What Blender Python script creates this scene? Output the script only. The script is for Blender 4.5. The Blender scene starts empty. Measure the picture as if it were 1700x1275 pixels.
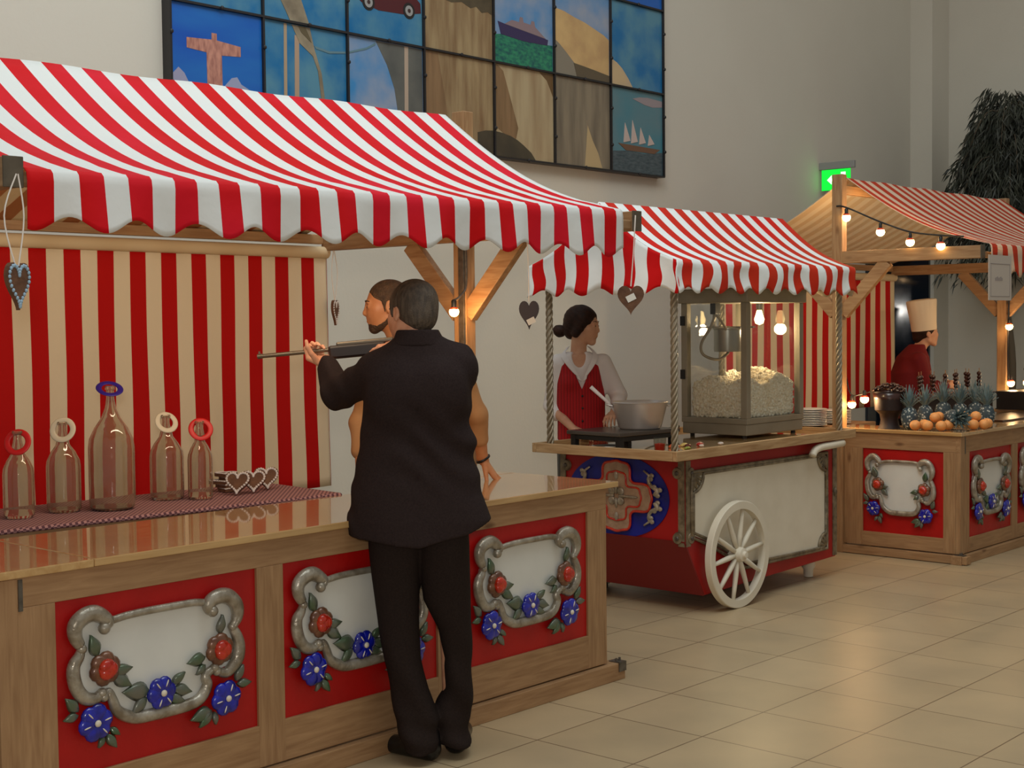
import bpy, math, random
import numpy as np
from mathutils import Vector, Matrix
import openvdb

random.seed(7)
SC = bpy.context.scene
COL = SC.collection
PI = math.pi

# ------------------------------------------------------------------ camera
YAW, PITCH, ROLL, FPX = 0.83998657, -0.04242609, -0.01081995, 2331.8
_f = Vector((math.sin(YAW) * math.cos(PITCH), math.cos(YAW) * math.cos(PITCH), math.sin(PITCH)))
_r = Vector((math.cos(YAW), -math.sin(YAW), 0.0))
_u = _r.cross(_f)
_r2 = _r * math.cos(ROLL) + _u * math.sin(ROLL)
_u2 = _u * math.cos(ROLL) - _r * math.sin(ROLL)
cam = bpy.data.cameras.new('camera')
cam.sensor_width = 36.0
cam.lens = FPX / 1700.0 * 36.0
cam.clip_end = 200
camo = bpy.data.objects.new('camera', cam)
COL.objects.link(camo)
camo.matrix_world = Matrix(((_r2.x, _u2.x, -_f.x, 0), (_r2.y, _u2.y, -_f.y, 0), (_r2.z, _u2.z, -_f.z, 1.65), (0, 0, 0, 1)))
SC.camera = camo
FW = Vector((math.sin(YAW), math.cos(YAW), 0))
RT = Vector((math.cos(YAW), -math.sin(YAW), 0))

# ------------------------------------------------------------------ world, lights, exposure
def lin(c):
    return tuple((x / 255 / 12.92) if x / 255 <= 0.04045 else ((x / 255 + 0.055) / 1.055) ** 2.4 for x in c) + (1.0,)

w = bpy.data.worlds.new('hall_air')
SC.world = w
w.use_nodes = True
w.node_tree.nodes['Background'].inputs[0].default_value = (1.0, 0.95, 0.86, 1)
w.node_tree.nodes['Background'].inputs[1].default_value = 0.30

def area(name, loc, target, sx, sy, power, color):
    l = bpy.data.lights.new(name, 'AREA')
    l.shape = 'RECTANGLE'; l.size = sx; l.size_y = sy; l.energy = power; l.color = color
    o = bpy.data.objects.new(name, l); COL.objects.link(o)
    o.location = loc
    o.rotation_euler = (Vector(target) - Vector(loc)).to_track_quat('-Z', 'Y').to_euler()
    return o

area('skylight_cool', (4.2, 2.8, 7.5), (4.6, 4.2, 0), 5, 5, 190, (0.80, 0.96, 1.0))
area('skylight_far', (9.5, 2.5, 7.5), (9.5, 4.2, 0), 5, 4, 60, (1.0, 0.98, 0.92))
area('added_stall_fill', (3.4, 4.05, 2.12), (3.7, 5.8, 1.2), 1.6, 0.06, 12, (1.0, 0.78, 0.55))  # unseen fill light added behind the valance to brighten the curtain
area('added_far_stall_fill', (10.4, 4.2, 2.10), (10.6, 5.9, 1.3), 1.8, 0.06, 6, (1.0, 0.84, 0.66))  # same kind of added fill, no visible source, for the far curtain
area('added_wall_fill', (3.0, 3.0, 7.0), (4.2, 7.0, 3.6), 3, 2, 120, (1.0, 0.98, 0.92))  # added fill that lifts the upper left wall; no fixture modelled
fl = bpy.data.lights.new('camera_flash', 'SPOT'); fl.energy = 210; fl.shadow_soft_size = 0.12; fl.color = (1.0, 0.95, 0.88)
fl.spot_size = math.radians(75); fl.spot_blend = 0.6
flo = bpy.data.objects.new('camera_flash', fl); COL.objects.link(flo)
flo.location = Vector((0, 0, 1.86)) - FW * 0.15
flo.rotation_euler = _f.to_track_quat('-Z', 'Y').to_euler()

SC.view_settings.view_transform = 'Standard'
SC.view_settings.look = 'None'
SC.view_settings.gamma = 1
SC.view_settings.exposure = -0.16
SC.view_settings.use_curve_mapping = False
SC.cycles.max_bounces = 10
SC.cycles.transparent_max_bounces = 24
SC.cycles.caustics_reflective = False
SC.cycles.caustics_refractive = False
SC.cycles.sample_clamp_indirect = 6

# ------------------------------------------------------------------ materials
def newmat(name):
    m = bpy.data.materials.new(name); m.use_nodes = True
    nt = m.node_tree
    return m, nt, nt.nodes['Principled BSDF']

def nd(nt, t, **kw):
    n = nt.nodes.new(t)
    for k, v in kw.items():
        setattr(n, k, v)
    return n

def mat(name, c, rough=0.6, metal=0.0, c2=None, scale=8.0, bump=0.0, bscale=60.0, spec=0.5, coat=0.0, stretch=(1, 1, 1), detail=4, alpha=None):
    m, nt, b = newmat(name)
    b.inputs['Base Color'].default_value = lin(c)
    b.inputs['Roughness'].default_value = rough
    b.inputs['Metallic'].default_value = metal
    b.inputs['Specular IOR Level'].default_value = spec
    b.inputs['Coat Weight'].default_value = coat
    tc = nd(nt, 'ShaderNodeTexCoord')
    if c2 is not None:
        mp = nd(nt, 'ShaderNodeMapping'); mp.inputs['Scale'].default_value = stretch
        nt.links.new(tc.outputs['Object'], mp.inputs[0])
        n = nd(nt, 'ShaderNodeTexNoise'); n.inputs['Scale'].default_value = scale; n.inputs['Detail'].default_value = detail
        nt.links.new(mp.outputs[0], n.inputs['Vector'])
        r = nd(nt, 'ShaderNodeValToRGB')
        r.color_ramp.elements[0].position = 0.35; r.color_ramp.elements[1].position = 0.68
        r.color_ramp.elements[0].color = lin(c); r.color_ramp.elements[1].color = lin(c2)
        nt.links.new(n.outputs['Fac'], r.inputs[0]); nt.links.new(r.outputs[0], b.inputs['Base Color'])
    if bump:
        n2 = nd(nt, 'ShaderNodeTexNoise'); n2.inputs['Scale'].default_value = bscale; n2.inputs['Detail'].default_value = 3
        nt.links.new(tc.outputs['Object'], n2.inputs['Vector'])
        bp = nd(nt, 'ShaderNodeBump'); bp.inputs['Strength'].default_value = bump; bp.inputs['Distance'].default_value = 0.01
        nt.links.new(n2.outputs['Fac'], bp.inputs['Height']); nt.links.new(bp.outputs[0], b.inputs['Normal'])
    return m

def wood(name, c, c2, axis, rough=0.55, coat=0.0, knots=True, scale=6.0):
    """grain runs along axis 0/1/2"""
    m, nt, b = newmat(name)
    tc = nd(nt, 'ShaderNodeTexCoord')
    mp = nd(nt, 'ShaderNodeMapping')
    s = [9.0, 9.0, 9.0]; s[axis] = 0.8
    mp.inputs['Scale'].default_value = s
    nt.links.new(tc.outputs['Object'], mp.inputs[0])
    n = nd(nt, 'ShaderNodeTexNoise'); n.inputs['Scale'].default_value = scale; n.inputs['Detail'].default_value = 6; n.inputs['Distortion'].default_value = 0.6
    nt.links.new(mp.outputs[0], n.inputs['Vector'])
    r = nd(nt, 'ShaderNodeValToRGB')
    r.color_ramp.elements[0].position = 0.3; r.color_ramp.elements[1].position = 0.7
    r.color_ramp.elements[0].color = lin(c2); r.color_ramp.elements[1].color = lin(c)
    nt.links.new(n.outputs['Fac'], r.inputs[0])
    out = r.outputs[0]
    n3 = nd(nt, 'ShaderNodeTexNoise'); n3.inputs['Scale'].default_value = 2.5; n3.inputs['Detail'].default_value = 2
    nt.links.new(tc.outputs['Object'], n3.inputs['Vector'])
    mx0 = nd(nt, 'ShaderNodeMix', data_type='RGBA'); mx0.blend_type = 'MULTIPLY'
    mx0.inputs[0].default_value = 0.35
    nt.links.new(out, mx0.inputs[6]); nt.links.new(n3.outputs['Fac'], mx0.inputs[7]); out = mx0.outputs[2]
    if knots:
        mp2 = nd(nt, 'ShaderNodeMapping'); s2 = [8.0, 8.0, 8.0]; s2[axis] = 3.2
        mp2.inputs['Scale'].default_value = s2
        nt.links.new(tc.outputs['Object'], mp2.inputs[0])
        v = nd(nt, 'ShaderNodeTexVoronoi'); v.inputs['Scale'].default_value = 1.0
        nt.links.new(mp2.outputs[0], v.inputs['Vector'])
        r2 = nd(nt, 'ShaderNodeValToRGB'); r2.color_ramp.elements[0].position = 0.05; r2.color_ramp.elements[1].position = 0.15
        r2.color_ramp.elements[0].color = (0.32, 0.2, 0.12, 1); r2.color_ramp.elements[1].color = (1, 1, 1, 1)
        nt.links.new(v.outputs['Distance'], r2.inputs[0])
        mx = nd(nt, 'ShaderNodeMix', data_type='RGBA'); mx.blend_type = 'MULTIPLY'; mx.inputs[0].default_value = 0.75
        nt.links.new(out, mx.inputs[6]); nt.links.new(r2.outputs[0], mx.inputs[7]); out = mx.outputs[2]
    nt.links.new(out, b.inputs['Base Color'])
    b.inputs['Roughness'].default_value = rough
    b.inputs['Coat Weight'].default_value = coat; b.inputs['Coat Roughness'].default_value = 0.04
    bp = nd(nt, 'ShaderNodeBump'); bp.inputs['Strength'].default_value = 0.12; bp.inputs['Distance'].default_value = 0.004
    nt.links.new(n.outputs['Fac'], bp.inputs['Height']); nt.links.new(bp.outputs[0], b.inputs['Normal'])
    return m

def stripes(name, a, c, width, phase=0.0, rough=0.75, hue=None, thr=1.0, trans=0.0):
    """painted cloth stripes across UV.x (metres); a = even stripes, c = odd ones"""
    m, nt, b = newmat(name)
    uv = nd(nt, 'ShaderNodeUVMap'); uv.uv_map = 'UVMap'
    sp = nd(nt, 'ShaderNodeSeparateXYZ'); nt.links.new(uv.outputs[0], sp.inputs[0])
    ad = nd(nt, 'ShaderNodeMath', operation='ADD'); ad.inputs[1].default_value = phase + 200 * width
    nt.links.new(sp.outputs[0], ad.inputs[0])
    dv = nd(nt, 'ShaderNodeMath', operation='DIVIDE'); dv.inputs[1].default_value = width
    nt.links.new(ad.outputs[0], dv.inputs[0])
    md = nd(nt, 'ShaderNodeMath', operation='MODULO'); md.inputs[1].default_value = 2.0
    nt.links.new(dv.outputs[0], md.inputs[0])
    gt = nd(nt, 'ShaderNodeMath', operation='GREATER_THAN'); gt.inputs[1].default_value = thr
    nt.links.new(md.outputs[0], gt.inputs[0])
    mx = nd(nt, 'ShaderNodeMix', data_type='RGBA')
    mx.inputs[6].default_value = lin(a); mx.inputs[7].default_value = lin(c)
    nt.links.new(gt.outputs[0], mx.inputs[0])
    if hue:
        n = nd(nt, 'ShaderNodeTexNoise'); n.inputs['Scale'].default_value = 1.3; n.inputs['Detail'].default_value = 2
        tc = nd(nt, 'ShaderNodeTexCoord'); nt.links.new(tc.outputs['Object'], n.inputs['Vector'])
        r = nd(nt, 'ShaderNodeValToRGB'); r.color_ramp.elements[0].position = 0.4; r.color_ramp.elements[1].position = 0.6
        r.color_ramp.elements[0].color = lin(a); r.color_ramp.elements[1].color = lin(hue)
        nt.links.new(n.outputs['Fac'], r.inputs[0]); nt.links.new(r.outputs[0], mx.inputs[6])
    nt.links.new(mx.outputs[2], b.inputs['Base Color'])
    b.inputs['Roughness'].default_value = rough
    b.inputs['Specular IOR Level'].default_value = 0.25
    n2 = nd(nt, 'ShaderNodeTexNoise'); n2.inputs['Scale'].default_value = 9.0; n2.inputs['Detail'].default_value = 4
    tc2 = nd(nt, 'ShaderNodeTexCoord'); nt.links.new(tc2.outputs['Object'], n2.inputs['Vector'])
    bp = nd(nt, 'ShaderNodeBump'); bp.inputs['Strength'].default_value = 0.25; bp.inputs['Distance'].default_value = 0.02
    nt.links.new(n2.outputs['Fac'], bp.inputs['Height']); nt.links.new(bp.outputs[0], b.inputs['Normal'])
    if trans:
        tl = nd(nt, 'ShaderNodeBsdfTranslucent'); nt.links.new(mx.outputs[2], tl.inputs[0])
        ms = nd(nt, 'ShaderNodeMixShader'); ms.inputs[0].default_value = trans
        nt.links.new(b.outputs[0], ms.inputs[1]); nt.links.new(tl.outputs[0], ms.inputs[2])
        nt.links.new(ms.outputs[0], nt.nodes['Material Output'].inputs[0])
    return m

def pane(name, tint=(240, 245, 240), gloss=0.08):
    m, nt, b = newmat(name)
    nt.nodes.remove(b)
    t = nd(nt, 'ShaderNodeBsdfTransparent'); t.inputs[0].default_value = lin(tint)
    g = nd(nt, 'ShaderNodeBsdfGlossy'); g.inputs['Roughness'].default_value = 0.02
    fr = nd(nt, 'ShaderNodeLayerWeight'); fr.inputs[0].default_value = 0.5
    pw_ = nd(nt, 'ShaderNodeMath', operation='POWER'); pw_.inputs[1].default_value = 4.0
    nt.links.new(fr.outputs['Facing'], pw_.inputs[0])
    mth = nd(nt, 'ShaderNodeMath', operation='MULTIPLY_ADD'); mth.inputs[1].default_value = 0.7; mth.inputs[2].default_value = gloss * 0.35
    nt.links.new(pw_.outputs[0], mth.inputs[0])
    s = nd(nt, 'ShaderNodeMixShader')
    nt.links.new(mth.outputs[0], s.inputs[0]); nt.links.new(t.outputs[0], s.inputs[1]); nt.links.new(g.outputs[0], s.inputs[2])
    nt.links.new(s.outputs[0], nt.nodes['Material Output'].inputs[0])
    return m

def emit(name, c, strength):
    m, nt, b = newmat(name)
    b.inputs['Base Color'].default_value = lin(c)
    b.inputs['Emission Color'].default_value = lin(c); b.inputs['Emission Strength'].default_value = strength
    return m

M = {}
M['wall'] = mat('wall_paint', (208, 204, 192), 0.9, c2=(203, 198, 186), scale=0.7, bump=0.1, bscale=40)
M['wood_x'] = wood('pine_x', (188, 148, 106), (160, 120, 82), 0)
M['wood_y'] = wood('pine_y', (188, 148, 106), (160, 120, 82), 1)
M['wood_z'] = wood('pine_z', (188, 148, 106), (160, 120, 82), 2)
M['top_x'] = wood('varnished_pine_x', (222, 182, 124), (196, 150, 92), 0, 0.25, 1.0, knots=False, scale=3)
M['top_y'] = wood('varnished_pine_y', (222, 182, 124), (196, 150, 92), 1, 0.25, 1.0, knots=False, scale=3)
M['beam_x'] = wood('beam_x', (188, 150, 108), (156, 114, 74), 0)
M['beam_y'] = wood('beam_y', (188, 150, 108), (156, 114, 74), 1)
M['beam_z'] = wood('beam_z', (188, 150, 108), (156, 114, 74), 2)
M['cart_wood_x'] = wood('cart_board_x', (205, 170, 125), (165, 125, 82), 0)
M['cart_wood_y'] = wood('cart_board_y', (205, 170, 125), (165, 125, 82), 1)
M['red'] = mat('red_panel_paint', (182, 6, 3), 0.5, c2=(166, 3, 2), scale=5, bump=0.1, bscale=50)
M['cart_red'] = mat('cart_red_paint', (165, 5, 5), 0.5, c2=(145, 3, 4), scale=3)
M['cart_shaded'] = mat('cart_red_shaded_copy', (120, 8, 10), 0.5)  # darker copy of the cart red, underside shade put into the colour
M['board'] = mat('white_board_paint', (225, 225, 218), 0.55, c2=(214, 214, 208), scale=4)
M['silver'] = mat('aged_silver_paint', (178, 170, 155), 0.32, 0.35, c2=(128, 116, 98), scale=22, bump=0.35, bscale=45, coat=0.3)
M['silverdark'] = mat('aged_pewter_paint', (138, 124, 100), 0.4, 0.25, c2=(92, 80, 62), scale=24, bump=0.4, bscale=60)
M['rose'] = mat('carved_rose_red', (205, 52, 22), 0.25, c2=(170, 30, 14), scale=30, coat=0.5)
M['rosepetal'] = mat('carved_petal_brown', (132, 88, 62), 0.3, 0.2, c2=(92, 52, 34), scale=30, coat=0.5)
M['blue'] = mat('carved_flower_blue', (24, 34, 178), 0.25, c2=(10, 16, 120), scale=30, coat=0.6)
M['blueoval'] = mat('cart_oval_blue', (16, 30, 150), 0.45, c2=(8, 16, 95), scale=5)
M['cream'] = mat('flower_heart_cream', (225, 215, 195), 0.35, coat=0.4)
M['leaf'] = mat('carved_leaf', (112, 112, 102), 0.3, 0.3, c2=(70, 100, 66), scale=14, coat=0.5)
M['suit'] = mat('charcoal_suit_wool', (50, 40, 39), 0.9, c2=(43, 34, 34), scale=150, bump=0.25, bscale=500, spec=0.1)
M['trouser'] = mat('charcoal_trouser_wool', (45, 36, 33), 0.9, c2=(38, 30, 28), scale=150, bump=0.25, bscale=500, spec=0.1)
M['shoe'] = mat('black_leather', (18, 16, 16), 0.3, bump=0.1)
M['skin'] = mat('skin_light', (222, 168, 138), 0.5, c2=(202, 138, 104), scale=18, spec=0.35)
M['skin_f'] = mat('skin_fair', (206, 158, 128), 0.5, c2=(198, 144, 114), scale=18, spec=0.35)
M['hair_grey'] = mat('brown_grey_hair', (92, 78, 64), 0.65, c2=(60, 49, 40), scale=30, stretch=(3, 3, .6), bump=0.45, bscale=220)
M['hair_brown'] = mat('short_brown_hair', (88, 62, 40), 0.65, c2=(60, 42, 28), scale=40, bump=0.8, bscale=160)
M['hair_dark'] = mat('dark_brown_hair', (52, 30, 22), 0.6, c2=(34, 20, 16), scale=30, bump=0.35, bscale=160, spec=.2)
M['tan'] = mat('tan_shirt_cotton', (196, 146, 98), 0.85, c2=(184, 134, 88), scale=10)
M['white_shirt'] = mat('white_shirt_cotton', (228, 220, 218), 0.85)
M['vest'] = None
M['chef_red'] = mat('dark_red_jacket_cotton', (112, 8, 16), 0.85)
M['toque'] = mat('white_toque_cotton', (230, 214, 188), 0.9)
M['black'] = mat('black_plastic', (20, 18, 18), 0.45)
M['gun_metal'] = mat('gun_barrel_steel', (118, 108, 94), 0.38, 0.8)
M['gun_wood'] = mat('dark_gun_stock', (38, 26, 22), 0.4, coat=0.3)
M['steel'] = mat('brushed_steel', (150, 146, 138), 0.35, 0.9)
M['machine'] = mat('machine_grey_metal', (150, 142, 124), 0.5, 0.2, c2=(140, 132, 114), scale=6)
M['alu'] = mat('aluminium_pot', (214, 208, 204), 0.38, 0.55)
M['white_paint'] = mat('cream_white_paint', (222, 214, 196), 0.6, c2=(214, 205, 186), scale=5)
M['rope'] = mat('twisted_pole_grey', (150, 138, 118), 0.4, 0.4)
M['dark_metal'] = mat('dark_hotplate_metal', (92, 84, 78), 0.3, 0.6)
M['bracket'] = mat('galvanised_bracket', (118, 112, 104), 0.45, 0.7, c2=(92, 86, 78), scale=30)
M['endcap'] = mat('weathered_beam_end', (96, 86, 70), 0.7, c2=(78, 68, 54), scale=20)
M['purlin'] = mat('cream_hem_cloth', (212, 192, 156), 0.85)
M['porcelain'] = mat('white_porcelain', (222, 218, 208), 0.25, coat=0.4)
M['gingerbread'] = mat('gingerbread_brown', (112, 76, 52), 0.75, c2=(88, 56, 38), scale=30, bump=0.3)
M['icing'] = mat('white_icing', (214, 208, 206), 0.6)
M['icing_blue'] = mat('pale_blue_icing', (150, 178, 200), 0.6)
M['choc'] = mat('dark_chocolate', (52, 22, 14), 0.3, coat=0.4)
M['pot_brown'] = mat('dark_brown_vessel', (30, 10, 8), 0.6)
M['orange'] = mat('orange_peel', (236, 170, 104), 0.5, c2=(228, 150, 80), scale=12, bump=0.3, bscale=180)
M['bulb'] = emit('warm_bulb_glow', (255, 214, 140), 14)
M['bulb_red'] = mat('red_bulb_collar', (220, 60, 30), 0.4)
M['exit'] = emit('exit_sign_green', (10, 225, 60), 1.1)
M['exit_white'] = emit('exit_sign_white', (225, 255, 225), 1.3)
M['ribbon'] = mat('white_ribbon', (230, 222, 214), 0.5)
M['paper'] = mat('paper_sheet', (196, 186, 176), 0.9)
M['paper_ink'] = mat('paper_print', (150, 140, 138), 0.9)
M['popcorn'] = mat('popcorn', (250, 244, 228), 0.8, c2=(226, 210, 180), scale=60)
M['glass'] = pane('clear_pane', (252, 253, 252))
M['dark_glass'] = mat('dark_blue_glass', (22, 36, 50), 0.08, c2=(14, 22, 32), scale=2, coat=0.6)
M['door_frame'] = mat('door_frame_grey', (150, 152, 150), 0.5)
M['plantleaf'] = mat('dark_fig_leaf', (40, 44, 38), 0.5, c2=(66, 70, 58), scale=4)
M['bark'] = mat('fig_bark', (96, 84, 68), 0.8)
M['planter'] = mat('grey_planter', (120, 118, 112), 0.6)
M['pine_leaf'] = mat('pineapple_leaf_grey', (120, 140, 142), 0.6, c2=(88, 112, 118), scale=20)
M['wine'] = pane('tumbler_glass', (235, 235, 232))
M['red_glass'] = mat('red_candy', (200, 44, 30), 0.3)

def bottle_glass():
    m, nt, b = newmat('bottle_glass')
    b.inputs['Base Color'].default_value = (0.98, 0.96, 0.92, 1)
    b.inputs['Roughness'].default_value = 0.02
    b.inputs['Transmission Weight'].default_value = 1.0
    b.inputs['IOR'].default_value = 1.45
    n = nd(nt, 'ShaderNodeTexNoise'); n.inputs['Scale'].default_value = 9; tc = nd(nt, 'ShaderNodeTexCoord')
    nt.links.new(tc.outputs['Object'], n.inputs['Vector'])
    bp = nd(nt, 'ShaderNodeBump'); bp.inputs['Strength'].default_value = 0.12; bp.inputs['Distance'].default_value = 0.01
    nt.links.new(n.outputs['Fac'], bp.inputs['Height']); nt.links.new(bp.outputs[0], b.inputs['Normal'])
    d = nd(nt, 'ShaderNodeBsdfDiffuse'); d.inputs[0].default_value = lin((226, 190, 150))  # warm haze mixed into the glass colour to make the bottles look brighter
    s = nd(nt, 'ShaderNodeMixShader'); s.inputs[0].default_value = 0.15
    nt.links.new(b.outputs[0], s.inputs[1]); nt.links.new(d.outputs[0], s.inputs[2])
    nt.links.new(s.outputs[0], nt.nodes['Material Output'].inputs[0])
    return m
M['bottle'] = bottle_glass()

def vest_mat():
    m, nt, b = newmat('red_pinstripe_vest')
    tc = nd(nt, 'ShaderNodeTexCoord'); sp = nd(nt, 'ShaderNodeSeparateXYZ'); nt.links.new(tc.outputs['Object'], sp.inputs[0])
    dv = nd(nt, 'ShaderNodeMath', operation='MULTIPLY'); dv.inputs[1].default_value = 55; nt.links.new(sp.outputs[0], dv.inputs[0])
    fr = nd(nt, 'ShaderNodeMath', operation='FRACT'); nt.links.new(dv.outputs[0], fr.inputs[0])
    gt = nd(nt, 'ShaderNodeMath', operation='GREATER_THAN'); gt.inputs[1].default_value = 0.8; nt.links.new(fr.outputs[0], gt.inputs[0])
    mx = nd(nt, 'ShaderNodeMix', data_type='RGBA'); mx.inputs[6].default_value = lin((172, 12, 20)); mx.inputs[7].default_value = lin((110, 6, 14))
    nt.links.new(gt.outputs[0], mx.inputs[0]); nt.links.new(mx.outputs[2], b.inputs['Base Color']); b.inputs['Roughness'].default_value = 0.85
    return m
M['vest'] = vest_mat()

def gingham():
    m, nt, b = newmat('checked_runner_cloth')
    tc = nd(nt, 'ShaderNodeTexCoord')
    ck = nd(nt, 'ShaderNodeTexChecker'); ck.inputs['Scale'].default_value = 85
    ck.inputs['Color1'].default_value = lin((60, 40, 62)); ck.inputs['Color2'].default_value = lin((205, 160, 158))
    nt.links.new(tc.outputs['Object'], ck.inputs['Vector'])
    v = nd(nt, 'ShaderNodeTexNoise'); v.inputs['Scale'].default_value = 5
    nt.links.new(tc.outputs['Object'], v.inputs['Vector'])
    mx = nd(nt, 'ShaderNodeMix', data_type='RGBA'); mx.inputs[7].default_value = lin((150, 96, 96)); mx.inputs[0].default_value = 0.35
    nt.links.new(ck.outputs[0], mx.inputs[6])
    nt.links.new(mx.outputs[2], b.inputs['Base Color']); b.inputs['Roughness'].default_value = 0.9
    return m
M['gingham'] = gingham()

def pine_skin():
    m, nt, b = newmat('pineapple_skin')
    tc = nd(nt, 'ShaderNodeTexCoord')
    v = nd(nt, 'ShaderNodeTexVoronoi'); v.inputs['Scale'].default_value = 52
    nt.links.new(tc.outputs['Object'], v.inputs['Vector'])
    r = nd(nt, 'ShaderNodeValToRGB'); r.color_ramp.elements[0].position = 0.12; r.color_ramp.elements[1].position = 0.45
    r.color_ramp.elements[0].color = lin((208, 214, 206)); r.color_ramp.elements[1].color = lin((56, 72, 80))
    nt.links.new(v.outputs['Distance'], r.inputs[0]); nt.links.new(r.outputs[0], b.inputs['Base Color']); b.inputs['Roughness'].default_value = 0.7
    return m
M['pine_skin'] = pine_skin()

def floor_mat():
    m, nt, b = newmat('floor_tiles')
    tc = nd(nt, 'ShaderNodeTexCoord')
    br = nd(nt, 'ShaderNodeTexBrick'); br.offset = 0.0; br.squash = 1.0
    br.inputs['Scale'].default_value = 1.0; br.inputs['Brick Width'].default_value = 0.45635; br.inputs['Row Height'].default_value = 0.47517
    br.inputs['Mortar Size'].default_value = 0.0028; br.inputs['Mortar Smooth'].default_value = 0.1; br.inputs['Bias'].default_value = 0
    br.inputs['Color1'].default_value = lin((184, 164, 132)); br.inputs['Color2'].default_value = lin((178, 158, 126)); br.inputs['Mortar'].default_value = lin((104, 84, 64))
    nt.links.new(tc.outputs['Object'], br.inputs['Vector'])
    n = nd(nt, 'ShaderNodeTexNoise'); n.inputs['Scale'].default_value = 2.2; n.inputs['Detail'].default_value = 5
    nt.links.new(tc.outputs['Object'], n.inputs['Vector'])
    r = nd(nt, 'ShaderNodeValToRGB'); r.color_ramp.elements[0].color = (0.86, 0.86, 0.86, 1); r.color_ramp.elements[1].color = (1.05, 1.03, 1.0, 1)
    r.color_ramp.elements[0].position = 0.3; r.color_ramp.elements[1].position = 0.7
    nt.links.new(n.outputs['Fac'], r.inputs[0])
    mx = nd(nt, 'ShaderNodeMix', data_type='RGBA'); mx.blend_type = 'MULTIPLY'; mx.inputs[0].default_value = 1
    nt.links.new(br.outputs['Color'], mx.inputs[6]); nt.links.new(r.outputs[0], mx.inputs[7])
    nt.links.new(mx.outputs[2], b.inputs['Base Color'])
    b.inputs['Roughness'].default_value = 0.34; b.inputs['Specular IOR Level'].default_value = 0.4
    return m
M['floor'] = floor_mat()

RED, WHT = (220, 4, 12), (238, 242, 242)
M['awn_out'] = stripes('awning_stripes_outer', RED, WHT, 0.083, -2.075, hue=(232, 24, 50), trans=.22)
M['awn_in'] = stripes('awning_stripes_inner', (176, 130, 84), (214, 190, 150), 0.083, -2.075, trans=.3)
M['cart_out'] = stripes('cart_awning_outer', (212, 22, 14), WHT, 0.072, 0.0, hue=(205, 40, 20))
M['cart_in'] = stripes('cart_awning_inner', (196, 178, 150), (214, 200, 172), 0.072, 0.0)
M['far_out'] = stripes('far_awning_outer', (196, 62, 34), (226, 206, 184), 0.083, 0.0, trans=.25)
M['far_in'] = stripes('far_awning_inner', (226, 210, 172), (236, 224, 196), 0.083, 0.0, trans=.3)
M['curtain_far'] = stripes('far_curtain_stripes', (190, 6, 4), (226, 208, 174), 0.093, -11.704)
M['curtain'] = stripes('curtain_stripes', (182, 0, 0), (222, 208, 180), 0.0867, -3.238)

# ------------------------------------------------------------------ object helpers
ORG = {}
def empty(name, loc, label, cat, group=None, rz=0.0, local=False):
    o = bpy.data.objects.new(name, None); COL.objects.link(o)
    o.location = loc; o.rotation_euler = (0, 0, rz); o.empty_display_size = 0.1
    o['label'] = label; o['category'] = cat
    if group: o['group'] = group
    ORG[o] = Vector((0, 0, 0)) if local else Vector(loc)
    return o

def tag(o, label=None, cat=None, group=None, kind=None):
    if label: o['label'] = label
    if cat: o['category'] = cat
    if group: o['group'] = group
    if kind: o['kind'] = kind
    return o

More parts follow.
